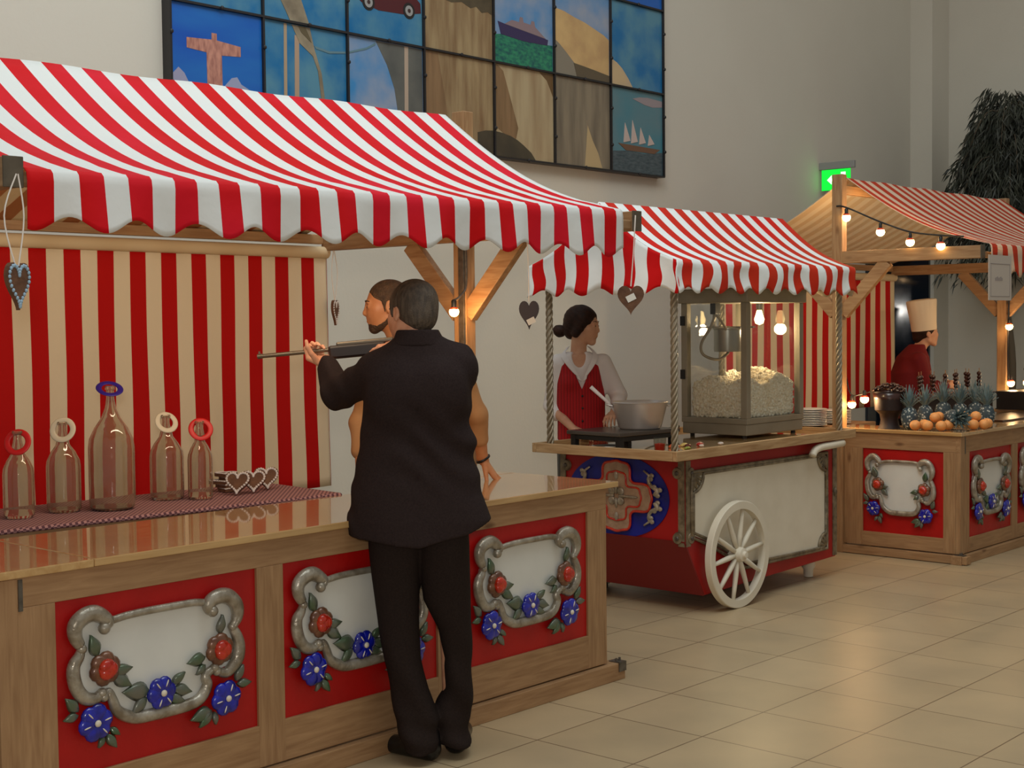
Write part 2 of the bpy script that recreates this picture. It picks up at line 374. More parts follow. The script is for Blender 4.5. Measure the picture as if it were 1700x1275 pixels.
class MB:
    def __init__(s):
        s.v = []; s.f = []; s.uv = None
    def add(s, vs, fs):
        b = len(s.v); s.v += [tuple(p) for p in vs]; s.f += [tuple(i + b for i in f) for f in fs]; return s
    def box(s, x0, x1, y0, y1, z0, z1):
        return s.add([(x0, y0, z0), (x1, y0, z0), (x1, y1, z0), (x0, y1, z0), (x0, y0, z1), (x1, y0, z1), (x1, y1, z1), (x0, y1, z1)],
                     [(0, 3, 2, 1), (4, 5, 6, 7), (0, 1, 5, 4), (1, 2, 6, 5), (2, 3, 7, 6), (3, 0, 4, 7)])
    def beam(s, a, b, wd, ht, up=(0, 0, 1)):
        a = Vector(a); b = Vector(b); d = (b - a).normalized(); r = d.cross(Vector(up)).normalized(); u = r.cross(d)
        vs = []
        for p in (a, b):
            for (i, j) in ((-1, -1), (1, -1), (1, 1), (-1, 1)):
                vs.append(p + r * (i * wd / 2) + u * (j * ht / 2))
        return s.add(vs, [(3, 2, 1, 0), (4, 5, 6, 7), (0, 1, 5, 4), (1, 2, 6, 5), (2, 3, 7, 6), (3, 0, 4, 7)])
    def tube(s, pts, r, n=10, closed=False, caps=True, flat=1.0, nrm=None):
        P = [Vector(p) for p in pts]; L = len(P)
        rs = r if isinstance(r, (list, tuple)) else [r] * L
        vs = []; prev = None
        for i, p in enumerate(P):
            if closed: d = P[(i + 1) % L] - P[i - 1]
            else: d = P[min(i + 1, L - 1)] - P[max(i - 1, 0)]
            d.normalize()
            if nrm is not None:
                k = Vector(nrm); a = d.cross(k).normalized(); bb = k
            else:
                if prev is None:
                    k = Vector((0, 0, 1)) if abs(d.z) < 0.9 else Vector((1, 0, 0))
                    a = d.cross(k).normalized()
                else:
                    a = (prev - d * prev.dot(d)).normalized()
                bb = d.cross(a)
            prev = a
            for j in range(n):
                t = 2 * PI * j / n
                vs.append(p + a * (math.cos(t) * rs[i]) + bb * (math.sin(t) * rs[i] * flat))
        fs = []
        m = L if closed else L - 1
        for i in range(m):
            for j in range(n):
                q = (i + 1) % L
                fs.append((i * n + j, i * n + (j + 1) % n, q * n + (j + 1) % n, q * n + j))
        if caps and not closed:
            fs.append(tuple(range(n - 1, -1, -1))); fs.append(tuple((L - 1) * n + j for j in range(n)))
        return s.add(vs, fs)
    def lathe(s, prof, c=(0, 0, 0), n=28, axis=2, sx=1.0, sy=1.0, caps=True):
        vs = []; fs = []
        for (r, z) in prof:
            for j in range(n):
                t = 2 * PI * j / n; x, y = r * math.cos(t) * sx, r * math.sin(t) * sy
                if axis == 2: vs.append((c[0] + x, c[1] + y, c[2] + z))
                elif axis == 1: vs.append((c[0] + x, c[1] + z, c[2] + y))
                else: vs.append((c[0] + z, c[1] + x, c[2] + y))
        for i in range(len(prof) - 1):
            for j in range(n):
                fs.append((i * n + j, i * n + (j + 1) % n, (i + 1) * n + (j + 1) % n, (i + 1) * n + j))
        if caps and prof[0][0] > 1e-6: fs.append(tuple(range(n - 1, -1, -1)))
        if caps and prof[-1][0] > 1e-6: fs.append(tuple((len(prof) - 1) * n + j for j in range(n)))
        return s.add(vs, fs)
    def ell(s, c, r, n=14, m=9, rot=None):
        vs = []; fs = []
        c = Vector(c)
        for i in range(m + 1):
            ph = PI * i / m
            for j in range(n):
                t = 2 * PI * j / n
                p = Vector((r[0] * math.sin(ph) * math.cos(t), r[1] * math.sin(ph) * math.sin(t), r[2] * math.cos(ph)))
                if rot is not None: p = rot @ p
                vs.append(c + p)
        for i in range(m):
            for j in range(n):
                fs.append((i * n + j, (i + 1) * n + j, (i + 1) * n + (j + 1) % n, i * n + (j + 1) % n))
        return s.add(vs, fs)
    def prism(s, poly, f3, t):
        """poly of 2D points; f3(u,v,w) -> 3D; extruded w from 0 to t"""
        n = len(poly)
        vs = [f3(u, v, 0) for u, v in poly] + [f3(u, v, t) for u, v in poly]
        fs = [tuple(range(n)), tuple(range(2 * n - 1, n - 1, -1))] + [(i, i + n, (i + 1) % n + n, (i + 1) % n) for i in range(n)]
        return s.add(vs, fs)
    def build(s, name, m, parent=None, loc=None, smooth=False, bevel=0.0, fix=True):
        me = bpy.data.meshes.new(name)
        if parent is not None: org = ORG[parent]
        elif loc is not None: org = Vector(loc)
        else: org = Vector((0, 0, 0))
        A = np.array([tuple(v) for v in s.v], dtype=float) - np.array(org)
        me.from_pydata(A.tolist(), [], s.f)
        if fix:
            import bmesh
            bm = bmesh.new(); bm.from_mesh(me)
            bmesh.ops.remove_doubles(bm, verts=bm.verts, dist=1e-6)
            bmesh.ops.recalc_face_normals(bm, faces=bm.faces); bm.to_mesh(me); bm.free()
        ms = m if isinstance(m, (list, tuple)) else [m]
        for q in ms: me.materials.append(q)
        o = bpy.data.objects.new(name, me); COL.objects.link(o)
        if parent is not None:
            o.parent = parent
        else:
            o.location = org
        ORG[o] = org
        if smooth:
            for p in me.polygons: p.use_smooth = True
            if smooth == 'auto':
                me.set_sharp_from_angle(angle=math.radians(40))
        if bevel:
            b = o.modifiers.new('bevel', 'BEVEL'); b.width = bevel; b.segments = 2; b.limit_method = 'ANGLE'; b.angle_limit = math.radians(50)
        return o

def sheet(name, P, UV, m, parent=None, loc=None, thick=0.0025, smooth=True, flip=False):
    """P: 2D list of 3D points, UV same shape; solid cloth, outer material m[0], inner m[1]"""
    nu, nv = len(P), len(P[0])
    org = ORG[parent] if parent is not None else Vector(loc)
    vs = [Vector(P[i][j]) - org for i in range(nu) for j in range(nv)]
    fs = []
    for i in range(nu - 1):
        for j in range(nv - 1):
            f = (i * nv + j, i * nv + j + 1, (i + 1) * nv + j + 1, (i + 1) * nv + j)
            fs.append(f[::-1] if flip else f)
    me = bpy.data.meshes.new(name); me.from_pydata([tuple(v) for v in vs], [], fs)
    uvl = me.uv_layers.new(name='UVMap')
    flat = [UV[i][j] for i in range(nu) for j in range(nv)]
    for lp in me.loops: uvl.data[lp.index].uv = flat[lp.vertex_index]
    for q in m: me.materials.append(q)
    for p in me.polygons: p.use_smooth = smooth
    o = bpy.data.objects.new(name, me); COL.objects.link(o)
    if parent is not None: o.parent = parent
    else: o.location = org
    ORG[o] = org
    so = o.modifiers.new('thickness', 'SOLIDIFY'); so.thickness = thick; so.offset = -1
    if len(m) > 1: so.material_offset = 1
    return o

def copy_tree(o, parent=None):
    c = o.copy(); COL.objects.link(c)
    if parent is not None: c.parent = parent
    ORG[c] = ORG[o]
    for ch in list(o.children): copy_tree(ch, c)
    return c

def spline(pts, n=6, closed=False):
    P = [Vector(p) for p in pts]; L = len(P); out = []
    rng = range(L if closed else L - 1)
    for i in rng:
        p0 = P[(i - 1) % L] if (closed or i > 0) else P[0]
        p1 = P[i]; p2 = P[(i + 1) % L]
        p3 = P[(i + 2) % L] if (closed or i + 2 < L) else P[-1]
        for k in range(n):
            t = k / n
            out.append(0.5 * ((2 * p1) + (-p0 + p2) * t + (2 * p0 - 5 * p1 + 4 * p2 - p3) * t * t + (-p0 + 3 * p1 - 3 * p2 + p3) * t ** 3))
    if not closed: out.append(P[-1])
    return out

# ------------------------------------------------------------------ implicit surfaces for bodies and cloth
class SDF:
    def __init__(s): s.ops = []; s.M = None
    def frame(s, Mx=None):
        s.M = None if Mx is None else (np.array(Mx.inverted().to_3x3()), np.array(Mx.inverted().translation), Mx)
    def _add(s, op, fn, c, R, k):
        if s.M is not None:
            A, T, Mx = s.M
            g = fn
            fn = lambda P, A=A, T=T, g=g: g(P @ A.T + T)
            c = np.array(Mx @ Vector(c))
        s.ops.append((op, fn, np.array(c, float), R, k)); return s
    def cap(s, a, b, ra, rb=None, k=0.015, op='u'):
        rb = ra if rb is None else rb
        a = np.array(a, float); b = np.array(b, float); d = b - a; L2 = max(d @ d, 1e-9)
        def fn(P):
            t = np.clip(((P - a) @ d) / L2, 0, 1)
            q = P - a - t[:, None] * d
            return np.sqrt((q * q).sum(1)) - (ra + (rb - ra) * t)
        return s._add(op, fn, (a + b) / 2, math.sqrt(L2) / 2 + max(ra, rb), k)
    def ell(s, c, r, k=0.015, op='u', rz=0.0, rx=0.0):
        c = np.array(c, float); r = np.array(r, float)
        R = np.array(Matrix.Rotation(rz, 3, 'Z') @ Matrix.Rotation(rx, 3, 'X'))
        def fn(P):
            q = (P - c) @ R
            k0 = np.sqrt(((q / r) ** 2).sum(1)) + 1e-9; k1 = np.sqrt(((q / (r * r)) ** 2).sum(1)) + 1e-9
            return k0 * (k0 - 1) / k1
        return s._add(op, fn, c, float(r.max()), k)
    def loft(s, levels, k=0.015, op='u', zc=None, pw=2.3):
        """levels: (z, cx, cy, ax, ay)"""
        L = np.array(sorted(levels), float)
        def fn(P):
            z = P[:, 2]; I = [np.interp(z, L[:, 0], L[:, i]) for i in range(1, 5)]
            ex = np.abs(P[:, 0] - I[0]) / I[2]; ey = np.abs(P[:, 1] - I[1]) / I[3]
            q = (ex ** pw + ey ** pw) ** (1 / pw)
            d = (q - 1) * np.minimum(I[2], I[3])
            lo = L[0, 0] if zc is None else zc(P)
            return np.maximum(np.maximum(d, lo - z), z - L[-1, 0])
        c = L[:, [1, 2, 0]].mean(0); c[2] = (L[0, 0] + L[-1, 0]) / 2
        R = math.hypot((L[-1, 0] - L[0, 0]) / 2, L[:, 3].max() + abs(L[:, 1] - c[0]).max()) + .05
        return s._add(op, fn, c, R, k)
    def fn(s, f, c, R, k=0.01, op='u'):
        return s._add(op, f, c, R, k)
    def ev(s, P, ops):
        d = np.full(len(P), 0.3)
        for op, fn, c, R, k in ops:
            e = fn(P)
            if op == 'u':
                h = np.clip(0.5 + 0.5 * (d - e) / k, 0, 1); d = d * (1 - h) + e * h - k * h * (1 - h)
            elif op == 's':
                e = -e; h = np.clip(0.5 - 0.5 * (d - e) / k, 0, 1); d = d * (1 - h) + e * h + k * h * (1 - h)
            elif op == 'i':
                h = np.clip(0.5 - 0.5 * (d - e) / k, 0, 1); d = d * (1 - h) + e * h + k * h * (1 - h)
            elif op == 'n':
                d = d + e
        return d
    def build(s, name, m, parent, vox=0.006, adapt=0.0, extra=0):
        B = 16
        lo = np.min([o[2] - o[3] for o in s.ops if o[0] == 'u'], 0) - 0.04; hi = np.max([o[2] + o[3] for o in s.ops if o[0] == 'u'], 0) + 0.04
        n = np.ceil((hi - lo) / (vox * B)).astype(int)
        g = openvdb.FloatGrid(background=3 * vox)
        ii = np.arange(B); off = np.stack(np.meshgrid(ii, ii, ii, indexing='ij'), -1).reshape(-1, 3) * vox
        rad = vox * B * 0.87
        cen = np.array([[i, j, k] for i in range(n[0]) for j in range(n[1]) for k in range(n[2])])
        cw = lo + (cen + 0.5) * B * vox - vox / 2
        dc = np.empty(len(cw))
        for a in range(0, len(cw), 20000): dc[a:a + 20000] = s.ev(cw[a:a + 20000], s.ops)
        for q, cc, d in zip(cen, cw, dc):
            if d > rad * 1.5 + 0.012: continue
            if d < -(rad * 2.6 + 0.03):
                arr = np.full((B, B, B), -3 * vox, np.float32)
            else:
                ops = [o for o in s.ops if o[0] in 'in' or np.linalg.norm(o[2] - cc) - o[3] < rad + 0.05 + o[4]]
                arr = s.ev(lo + q * B * vox + off, ops).reshape(B, B, B).astype(np.float32)
                arr = np.clip(arr, -3 * vox, 3 * vox)
            g.copyFromArray(arr, ijk=tuple(int(t) for t in q * B))
        pts, tris, quads = g.convertToPolygons(0.0, adapt)
        V = pts * vox + lo - np.array(ORG[parent])
        me = bpy.data.meshes.new(name)
        faces = [tuple(int(x) for x in f[::-1]) for f in quads] + [tuple(int(x) for x in f[::-1]) for f in tris]
        me.from_pydata(V.tolist(), [], faces)
        import bmesh
        bm = bmesh.new(); bm.from_mesh(me)
        # drop tiny islands
        seen = set(); kill = []
        bm.verts.ensure_lookup_table()
        for v0 in bm.verts:
            if v0.index in seen: continue
            st = [v0]; isl = []; seen.add(v0.index)
            while st:
                v = st.pop(); isl.append(v)
                for e in v.link_edges:
                    ov = e.other_vert(v)
                    if ov.index not in seen: seen.add(ov.index); st.append(ov)
            if len(isl) < 60: kill += isl
        if kill: bmesh.ops.delete(bm, geom=kill, context='VERTS')
        bmesh.ops.recalc_face_normals(bm, faces=bm.faces)
        bm.to_mesh(me); bm.free()
        me.materials.append(m)
        for p in me.polygons: p.use_smooth = True
        o = bpy.data.objects.new(name, me); COL.objects.link(o); o.parent = parent; ORG[o] = ORG[parent]
        return o

# ================================================================== THE SETTING
def struct(o): o['kind'] = 'structure'; return o
OX, OY = 4.16079, 4.09108
fl_ = struct(MB().box(-3, 17.5, -4, 7.1, -0.05, 0).build('floor', M['floor'], loc=(OX, OY, 0)))
XD0, XD1 = 13.36, 14.33
mw = MB().box(-3, XD0, 7.0, 7.2, 0, 8).box(XD0, XD1 + .05, 7.0, 7.2, 2.34, 8)
struct(mw.build('wall_back', M['wall'], loc=(0, 7, 0)))
struct(MB().box(XD1, 14.76, 6.75, 7.2, 2.34, 8).box(XD1 + .05, 14.76, 6.75, 7.2, 0, 2.34).build('wall_pier', M['wall'], loc=(XD1, 6.75, 0)))
struct(MB().box(14.74, 15.0, -4, 6.75, 0, 8).build('wall_right', M['wall'], loc=(14.74, 6.75, 0)))
struct(MB().box(XD0, XD1 + .05, 7.10, 7.14, 0, 2.34).box(XD1 + .01, XD1 + .049, 6.79, 7.1, 0, 2.34).build('door_1', M['dark_glass'], loc=(XD0, 7.1, 0)))
struct(MB().box(XD0 - .05, XD0, 6.97, 7.12, 0, 2.38).box(XD0, XD1, 6.97, 7.12, 2.30, 2.38).build('trim_1', M['dark_glass'], loc=(XD0, 7.0, 0), bevel=.004))

# ------------------------------------------------------------------ wall mural of painted tiles
MY = 6.95
MX = [4.803, 5.478, 6.164, 6.862, 7.572, 8.252, 8.950, 9.665]
MZ = [2.868, 3.553, 4.24, 4.93]
mural = empty('wall_mural', (7.23, 7.0, 2.868), 'large mural of painted glass tiles in a black grid, high on the back wall', 'mural')
fr = MB()
for x in MX: fr.box(x - .007, x + .007, MY - .03, 7.0, MZ[0], MZ[-1])
for z in MZ: fr.box(MX[0], MX[-1], MY - .032, 7.0, z - .007, z + .007)
for x in MX:
    for k in range(3):
        for q in (.3, .72): fr.ell((x, MY - .034, MZ[k] + .69 * q), (.014, .010, .014), 8, 5)
for z in MZ[:-1]:
    for i in range(7):
        fr.ell((MX[i] + .36, MY - .036, z), (.014, .010, .014), 8, 5)
fr.build('tile_grid', mat('mural_frame_black', (34, 32, 34), 0.4), mural)
sky = mat('painted_sky', (10, 104, 160), 0.3, c2=(84, 136, 160), scale=4.2, coat=.2)
deep = mat('painted_deep_sky', (10, 78, 176), 0.3, c2=(30, 110, 186), scale=1.6, coat=.2, stretch=(.6, 1, 2))
beige = mat('painted_beige_streaks', (160, 138, 102), 0.4, c2=(124, 96, 66), scale=5, stretch=(3, 1, .4), coat=.2)
pale = mat('painted_pale_column', (178, 160, 126), 0.4, c2=(152, 128, 96), scale=3.5, stretch=(3, 1, .35), coat=.2)
greyp = mat('painted_grey_column', (136, 124, 104), 0.4, c2=(104, 94, 80), scale=4, stretch=(3, 1, .4), coat=.2)
cloudy = mat('painted_cloudy_blue', (58, 132, 190), 0.3, c2=(150, 158, 176), scale=3.2, coat=.2)
teal = mat('painted_teal', (64, 124, 140), 0.3, c2=(98, 126, 134), scale=2, coat=.2)
tile_m = {(0, 0): deep, (1, 0): sky, (2, 0): cloudy, (3, 0): beige, (4, 0): pale, (5, 0): greyp, (6, 0): teal,
          (0, 1): sky, (1, 1): sky, (2, 1): sky, (3, 1): beige, (4, 1): cloudy, (5, 1): cloudy, (6, 1): sky,
          (0, 2): deep, (1, 2): sky, (2, 2): cloudy, (3, 2): beige, (4, 2): cloudy, (5, 2): sky, (6, 2): deep}
TILE = {}
for (i, k), m_ in tile_m.items():
    TILE[i, k] = MB().box(MX[i] + .008, MX[i + 1] - .008, MY - .012, MY + .03, MZ[k] + .008, MZ[k + 1] - .008).build('painted_tile', m_, mural)
def paint(name, tile, poly, c, lay=1, c2=None, sc=8, st=(1, 1, 1)):
    i, k = tile
    x0, x1, z0, z1 = MX[i] + .012, MX[i + 1] - .012, MZ[k] + .012, MZ[k + 1] - .012
    def clip(P, ax, val, keep):
        out = []
        for a, b in zip(P, P[1:] + P[:1]):
            ia, ib = keep(a[ax], val), keep(b[ax], val)
            if ia: out.append(a)
            if ia != ib:
                t = (val - a[ax]) / (b[ax] - a[ax]); out.append((a[0] + t * (b[0] - a[0]), a[1] + t * (b[1] - a[1])))
        return out
    ge = lambda a, v: a >= v
    le = lambda a, v: a <= v
    for ax, v, kp in ((0, x0, ge), (0, x1, le), (1, z0, ge), (1, z1, le)):
        poly = clip(poly, ax, v, kp)
        if len(poly) < 3: return
    y = MY - .012
    MB().prism(poly, lambda u, v, w_: (u, y + .001 - w_, v), .001 + .0015 * lay).build(name, mat('paint_' + name, c, 0.4, c2=c2, scale=sc, stretch=st, coat=.2), TILE[tile], fix=False)
# a plain stone column carrying a wide lintel
paint('stone_column', (0, 0), [(5.098, 3.36), (5.098, 3.40), (5.136, 3.40), (5.136, 3.36), (5.31, 3.345), (5.31, 3.285), (5.17, 3.275), (5.172, 3.075), (5.062, 3.07), (5.06, 3.28), (4.92, 3.29), (4.92, 3.35)], (196, 140, 122), 1, (150, 98, 88), 14, (3, 1, 1))
paint('distant_cloud', (0, 0), [(4.82, 3.13), (4.86, 3.17), (4.9, 3.14), (4.93, 3.09), (4.82, 3.08)], (150, 150, 178))
paint('distant_cloud', (0, 0), [(5.19, 3.10), (5.24, 3.15), (5.28, 3.16), (5.31, 3.12), (5.38, 3.09), (5.40, 3.05), (5.19, 3.05)], (150, 156, 186))
paint('bridge_pole', (1, 0), [(5.648, 3.7), (5.671, 3.7), (5.663, 2.9), (5.636, 2.9)], (168, 146, 120))
paint('bridge_pole', (1, 0), [(5.731, 3.481), (5.767, 3.47), (5.758, 2.9), (5.722, 2.9)], (172, 146, 124))
DG = [(5.56, 3.9), (5.76, 3.9), (5.79, 3.70), (5.844, 3.576), (5.889, 3.414), (5.947, 3.262), (5.985, 3.0), (5.956, 3.0), (5.917, 3.277), (5.876, 3.366), (5.768, 3.435), (5.676, 3.597), (5.60, 3.72)]
for t_ in ((1, 0), (1, 1)): paint('bridge_truss', t_, DG, (150, 138, 116), 2, (118, 106, 88), 9)
paint('truss_shade', (1, 0), [(5.712, 3.612), (5.784, 3.595), (5.854, 3.475), (5.865, 3.448), (5.782, 3.502)], (96, 84, 62), 3)
CB = [(5.889, 3.433), (6.013, 3.416), (6.165, 3.433), (6.335, 3.485), (6.416, 3.526), (6.416, 3.512), (6.335, 3.471), (6.165, 3.421), (6.013, 3.401), (5.901, 3.416)]
for t_ in ((1, 0), (2, 0)): paint('bridge_cable', t_, CB, (96, 128, 140), 2)
paint('grey_tower', (2, 0), [(6.416, 3.545), (6.87, 3.555), (6.87, 2.88), (6.63, 2.88), (6.61, 3.116), (6.586, 3.242), (6.521, 3.392)], (104, 104, 98), 1, (82, 84, 82), 5)
paint('tower_pole', (2, 0), [(6.682, 3.553), (6.717, 3.553), (6.709, 2.88), (6.674, 2.88)], (176, 156, 138), 2)
paint('vintage_car', (2, 1), [(6.30, 3.775), (6.262, 3.80), (6.33, 3.86), (6.42, 3.87), (6.46, 3.95), (6.66, 3.97), (6.70, 3.89), (6.80, 3.88), (6.84, 3.85), (6.845, 3.785), (6.70, 3.755), (6.45, 3.745)], (78, 22, 30), 1)
paint('car_window', (2, 1), [(6.48, 3.94), (6.64, 3.955), (6.66, 3.90), (6.46, 3.885)], (120, 150, 170), 2)
for cx in (6.36, 6.73):
    for rr, cc, ly in ((.055, (30, 26, 28), 2), (.036, (150, 150, 150), 3), (.014, (60, 40, 40), 4)):
        paint('car_wheel', (2, 1), [(cx + rr * math.cos(a * PI / 8), 3.785 + rr * math.sin(a * PI / 8)) for a in range(16)], cc, ly)
paint('dark_shadow_top', (3, 1), [(6.865, 3.95), (6.865, 4.24), (7.578, 4.24), (7.575, 3.88), (7.52, 3.90), (7.457, 3.885), (7.40, 3.92), (7.341, 3.90), (7.25, 3.93), (7.147, 3.91), (7.02, 3.93)], (88, 76, 56), 1, (70, 60, 44), 12)
paint('green_sea', (4, 1), [(7.573, 3.752), (7.68, 3.77), (7.80, 3.755), (7.95, 3.765), (8.031, 3.75), (8.253, 3.76), (8.26, 3.53), (7.57, 3.53)], (44, 134, 98), 1, (14, 82, 84), 26, (1, 1, 2))
paint('ship_hull', (4, 1), [(7.626, 3.855), (7.765, 3.836), (8.188, 3.795), (8.179, 3.752), (7.905, 3.747), (7.659, 3.765)], (52, 42, 84), 2)
paint('ship_deck', (4, 1), [(7.70, 3.845), (7.78, 3.885), (7.86, 3.88), (7.87, 3.92), (7.90, 3.92), (7.91, 3.885), (7.99, 3.88), (8.0, 3.91), (8.03, 3.91), (8.04, 3.87), (8.161, 3.80)], (138, 118, 124), 2)
paint('beige_dome', (5, 1), [(8.26, 4.055), (8.38, 4.045), (8.505, 4.016), (8.63, 3.995), (8.742, 3.965), (8.87, 3.93), (8.96, 3.89), (8.96, 3.54), (8.26, 3.54)], (206, 172, 118), 1, (186, 150, 104), 6)
paint('grey_wedge', (5, 1), [(8.26, 3.82), (8.32, 3.79), (8.405, 3.733), (8.52, 3.651), (8.54, 3.56), (8.26, 3.54)], (132, 124, 110), 2)
paint('dark_band', (5, 1), [(8.49, 3.665), (8.60, 3.655), (8.737, 3.641), (8.96, 3.615), (8.96, 3.54), (8.538, 3.54)], (92, 80, 62), 3)
paint('beige_slope', (6, 1), [(8.95, 3.77), (9.04, 3.74), (9.109, 3.701), (9.19, 3.63), (9.27, 3.54), (8.95, 3.54)], (198, 172, 132), 1, (180, 160, 140), 6)
paint('dark_edge', (4, 0), [(8.055, 3.56), (8.26, 3.56), (8.248, 3.36), (8.215, 3.42), (8.17, 3.49)], (104, 78, 46), 1)
AR = [(7.40, 3.03), (7.48, 3.05), (7.562, 3.056), (7.66, 3.05), (7.752, 3.035), (7.83, 3.01), (7.893, 2.98), (7.982, 2.93), (8.05, 2.86), (7.40, 2.86)]
for t_ in ((3, 0), (4, 0)): paint('dark_arch', t_, AR, (74, 66, 50), 2, (56, 50, 40), 6)
paint('brown_streak', (3, 0), [(6.87, 3.56), (7.0, 3.56), (7.08, 3.2), (7.12, 2.87), (6.87, 2.87)], (120, 92, 64), 1, (140, 110, 78), 8, (3, 1, .3))
paint('brown_streak', (4, 0), [(7.60, 3.55), (7.68, 3.5), (7.76, 3.3), (7.84, 3.1), (7.80, 2.98), (7.58, 3.1)], (116, 90, 60), 1, (140, 110, 78), 8, (3, 1, .3))
paint('pale_streak', (5, 0), [(8.66, 3.2), (8.72, 3.09), (8.789, 2.997), (8.849, 2.864), (8.62, 2.864)], (180, 158, 118), 1)
paint('dark_water', (6, 0), [(8.95, 3.03), (9.2, 3.05), (9.4, 3.04), (9.66, 3.07), (9.66, 2.86), (8.95, 2.86)], (48, 66, 74), 1, (84, 96, 102), 16, (1, 1, 4))
paint('sail_boat_hull', (6, 0), [(9.05, 3.10), (9.62, 3.09), (9.54, 3.05), (9.15, 3.05)], (110, 78, 58), 2)
for k, (sx, sz, sh) in enumerate(((9.12, 3.11, .16), (9.22, 3.11, .19), (9.33, 3.11, .14), (9.45, 3.11, .09))):
    paint('sail', (6, 0), [(sx, sz), (sx + .02, sz + sh), (sx + .09, sz + .02)], (196, 176, 168), 3)
paint('pink_cloud', (6, 0), [(9.244, 3.474), (9.34, 3.495), (9.451, 3.503), (9.66, 3.493), (9.66, 3.446), (9.52, 3.43), (9.407, 3.44)], (150, 138, 142), 1)
ex = empty('exit_sign', (12.380, 7.0, 2.9), 'green illuminated exit sign with grey housing on the back wall', 'exit sign')
MB().box(12.360, 12.400, 6.62, 7.0, 3.13, 3.20).box(12.370, 12.390, 6.7, 6.95, 2.92, 3.13).build('housing', M['door_frame'], ex, bevel=.004)
gs = MB().box(12.362, 12.370, 6.66, 6.97, 2.925, 3.125).build('lit_panel', M['exit'], ex)
MB().box(12.358, 12.362, 6.71, 6.76, 2.955, 3.095).prism([(6.80, 3.01), (6.86, 3.01), (6.86, 2.98), (6.91, 3.025), (6.86, 3.07), (6.86, 3.04), (6.80, 3.04)], lambda u, v, w_: (12.362 - w_, u, v), .004).build('pictogram', M['exit_white'], gs)

# ================================================================== MARKET STALLS
def smoothpath(pts, n=5): return spline([(0, p[0], p[1]) for p in pts], n)

def stall(x0, x1, yc, cx0, cx1, label, omat, imat, near):
    yf, yb = yc - 1.03, yc + 1.03
    dip = (lambda x: -.034 * (x1 - x) / (x1 - x0) - .012) if near else (lambda x: 0.0)
    st = empty('market_stall', (x0, yc, 0), label, 'market stall', 'striped market stalls')
    for i, gx in enumerate((x0, x1)):
        MB().box(gx - .035, gx + .035, yc - .04, yc + .04, 0, 2.685).build('post', M['beam_z'], st, bevel=.004)
        MB().box(gx - .03, gx + .03, yf - .02, yb, 2.055, 2.14).build('cross_beam', M['beam_y'], st, bevel=.004)
        MB().box(gx - .031, gx + .031, yf - .026, yf - .018, 2.053, 2.142).build('beam_end_plate', M['endcap'], st, bevel=.002)
        for sgn in (-1, 1):
            MB().beam((gx, yc + sgn * .03, 1.70), (gx, yc + sgn * .37, 2.06), .045, .09).build('brace', M['beam_y'], st, bevel=.004)
    if near: MB().box(x1 - .048, x1 - .036, yc - .04, yc - .005, .93, 2.05).build('metal_bar', M['bracket'], st, bevel=.002)
    MB().box(x0 + .03, x1 - .03, yf - .015, yf + .025, 2.06, 2.10).build('front_purlin', M['beam_x'], st, bevel=.004)
    MB().box(x0 + .03, x1 - .03, yb - .02, yb + .02, 2.09, 2.14).build('back_purlin', M['beam_x'], st, bevel=.004)
    MB().box(x0, x1 + .02, yc - .025, yc + .025, 2.55, 2.61).build('ridge_beam', M['beam_x'], st, bevel=.004)
    # cloth: back eave -> ridge -> front eave, then the scalloped valance
    sec = []
    N = 16
    for k in range(N + 1):
        t = k / N; sec.append((yb + .02 - (1.05) * t, 2.155 + .515 * t - .05 * math.sin(PI * t)))
    for k in range(1, N + 1):
        t = k / N; sec.append((yc - (1.035) * t, 2.67 - .51 * t - .080 * math.sin(PI * t)))
    sec += [(yf - .022, 2.157), (yf - .034, 2.145), (yf - .038, 2.12)]
    nx = int((cx1 - cx0) / .0138)
    P, UV = [], []
    for i in range(nx + 1):
        x = cx0 + (cx1 - cx0) * i / nx
        row = []
        for (y, z) in sec:
            e = .004 * math.sin(x * 9 + y * 3)
            row.append((x, y, (z + e if z > 2.2 else z) + dip(x)))
        zb = 1.955 - .022 * math.cos(2 * PI * (x - cx0 - .02) / .2225)
        for k in range(1, 9):
            t = k / 8; z = 2.12 + dip(x) + (zb - 2.12 - dip(x)) * t
            row.append((x, yf - .038 - .012 * t * math.sin(x * 14.1) - .006 * t, z))
        P.append(row); UV.append([(x, r_[2]) for r_ in row])
    aw = sheet('awning', P, UV, [omat, imat], st, thick=.003)
    return st

S1 = stall(2.04, 4.98, 4.77, 2.075, 4.862, 'near wooden market stall with red and white striped awning and shooting-range counter below', M['awn_out'], M['awn_in'], True)
S3 = stall(9.01, 11.87, 4.94, 9.11, 11.85, 'far wooden market stall with faded striped roof, string lights and fruit on its counter', M['far_out'], M['far_in'], False)

def curtain(x0, x1, y, z0, z1, label, rollz, cm=None):
    root = empty('striped_curtain', (x0, y, z0), label, 'curtain', 'striped back curtains')
    nx = int((x1 - x0) / .02); P, UV = [], []
    for i in range(nx + 1):
        x = x0 + (x1 - x0) * i / nx; row = []
        for k in range(25):
            t = k / 24; z = z1 + (z0 - z1) * t
            row.append((x + .004 * math.sin(z * 7 + x * 3) * t, y + (.012 * math.sin(x * 7.3 + .6 * math.sin(z * 2)) + .006 * math.sin(x * 19 + z)) * t, z))
        P.append(row); UV.append([(x, r_[2]) for r_ in row])
    sheet('cloth', P, UV, [cm or M['curtain']], root, thick=.003, flip=True)
    MB().tube([(x0, y - .005, rollz), (x1, y - .005, rollz)], .032, 16).build('hem_roll', M['purlin'], root, smooth='auto')
    return root
curtain(2.06, 4.975, 5.79, .79, 2.03, 'red and cream striped curtain behind the row of glass bottles', 2.045)
curtain(9.05, 11.88, 5.96, .88, 2.02, 'red and cream striped curtain at the back of the far fruit stall', 2.035, M['curtain_far'])

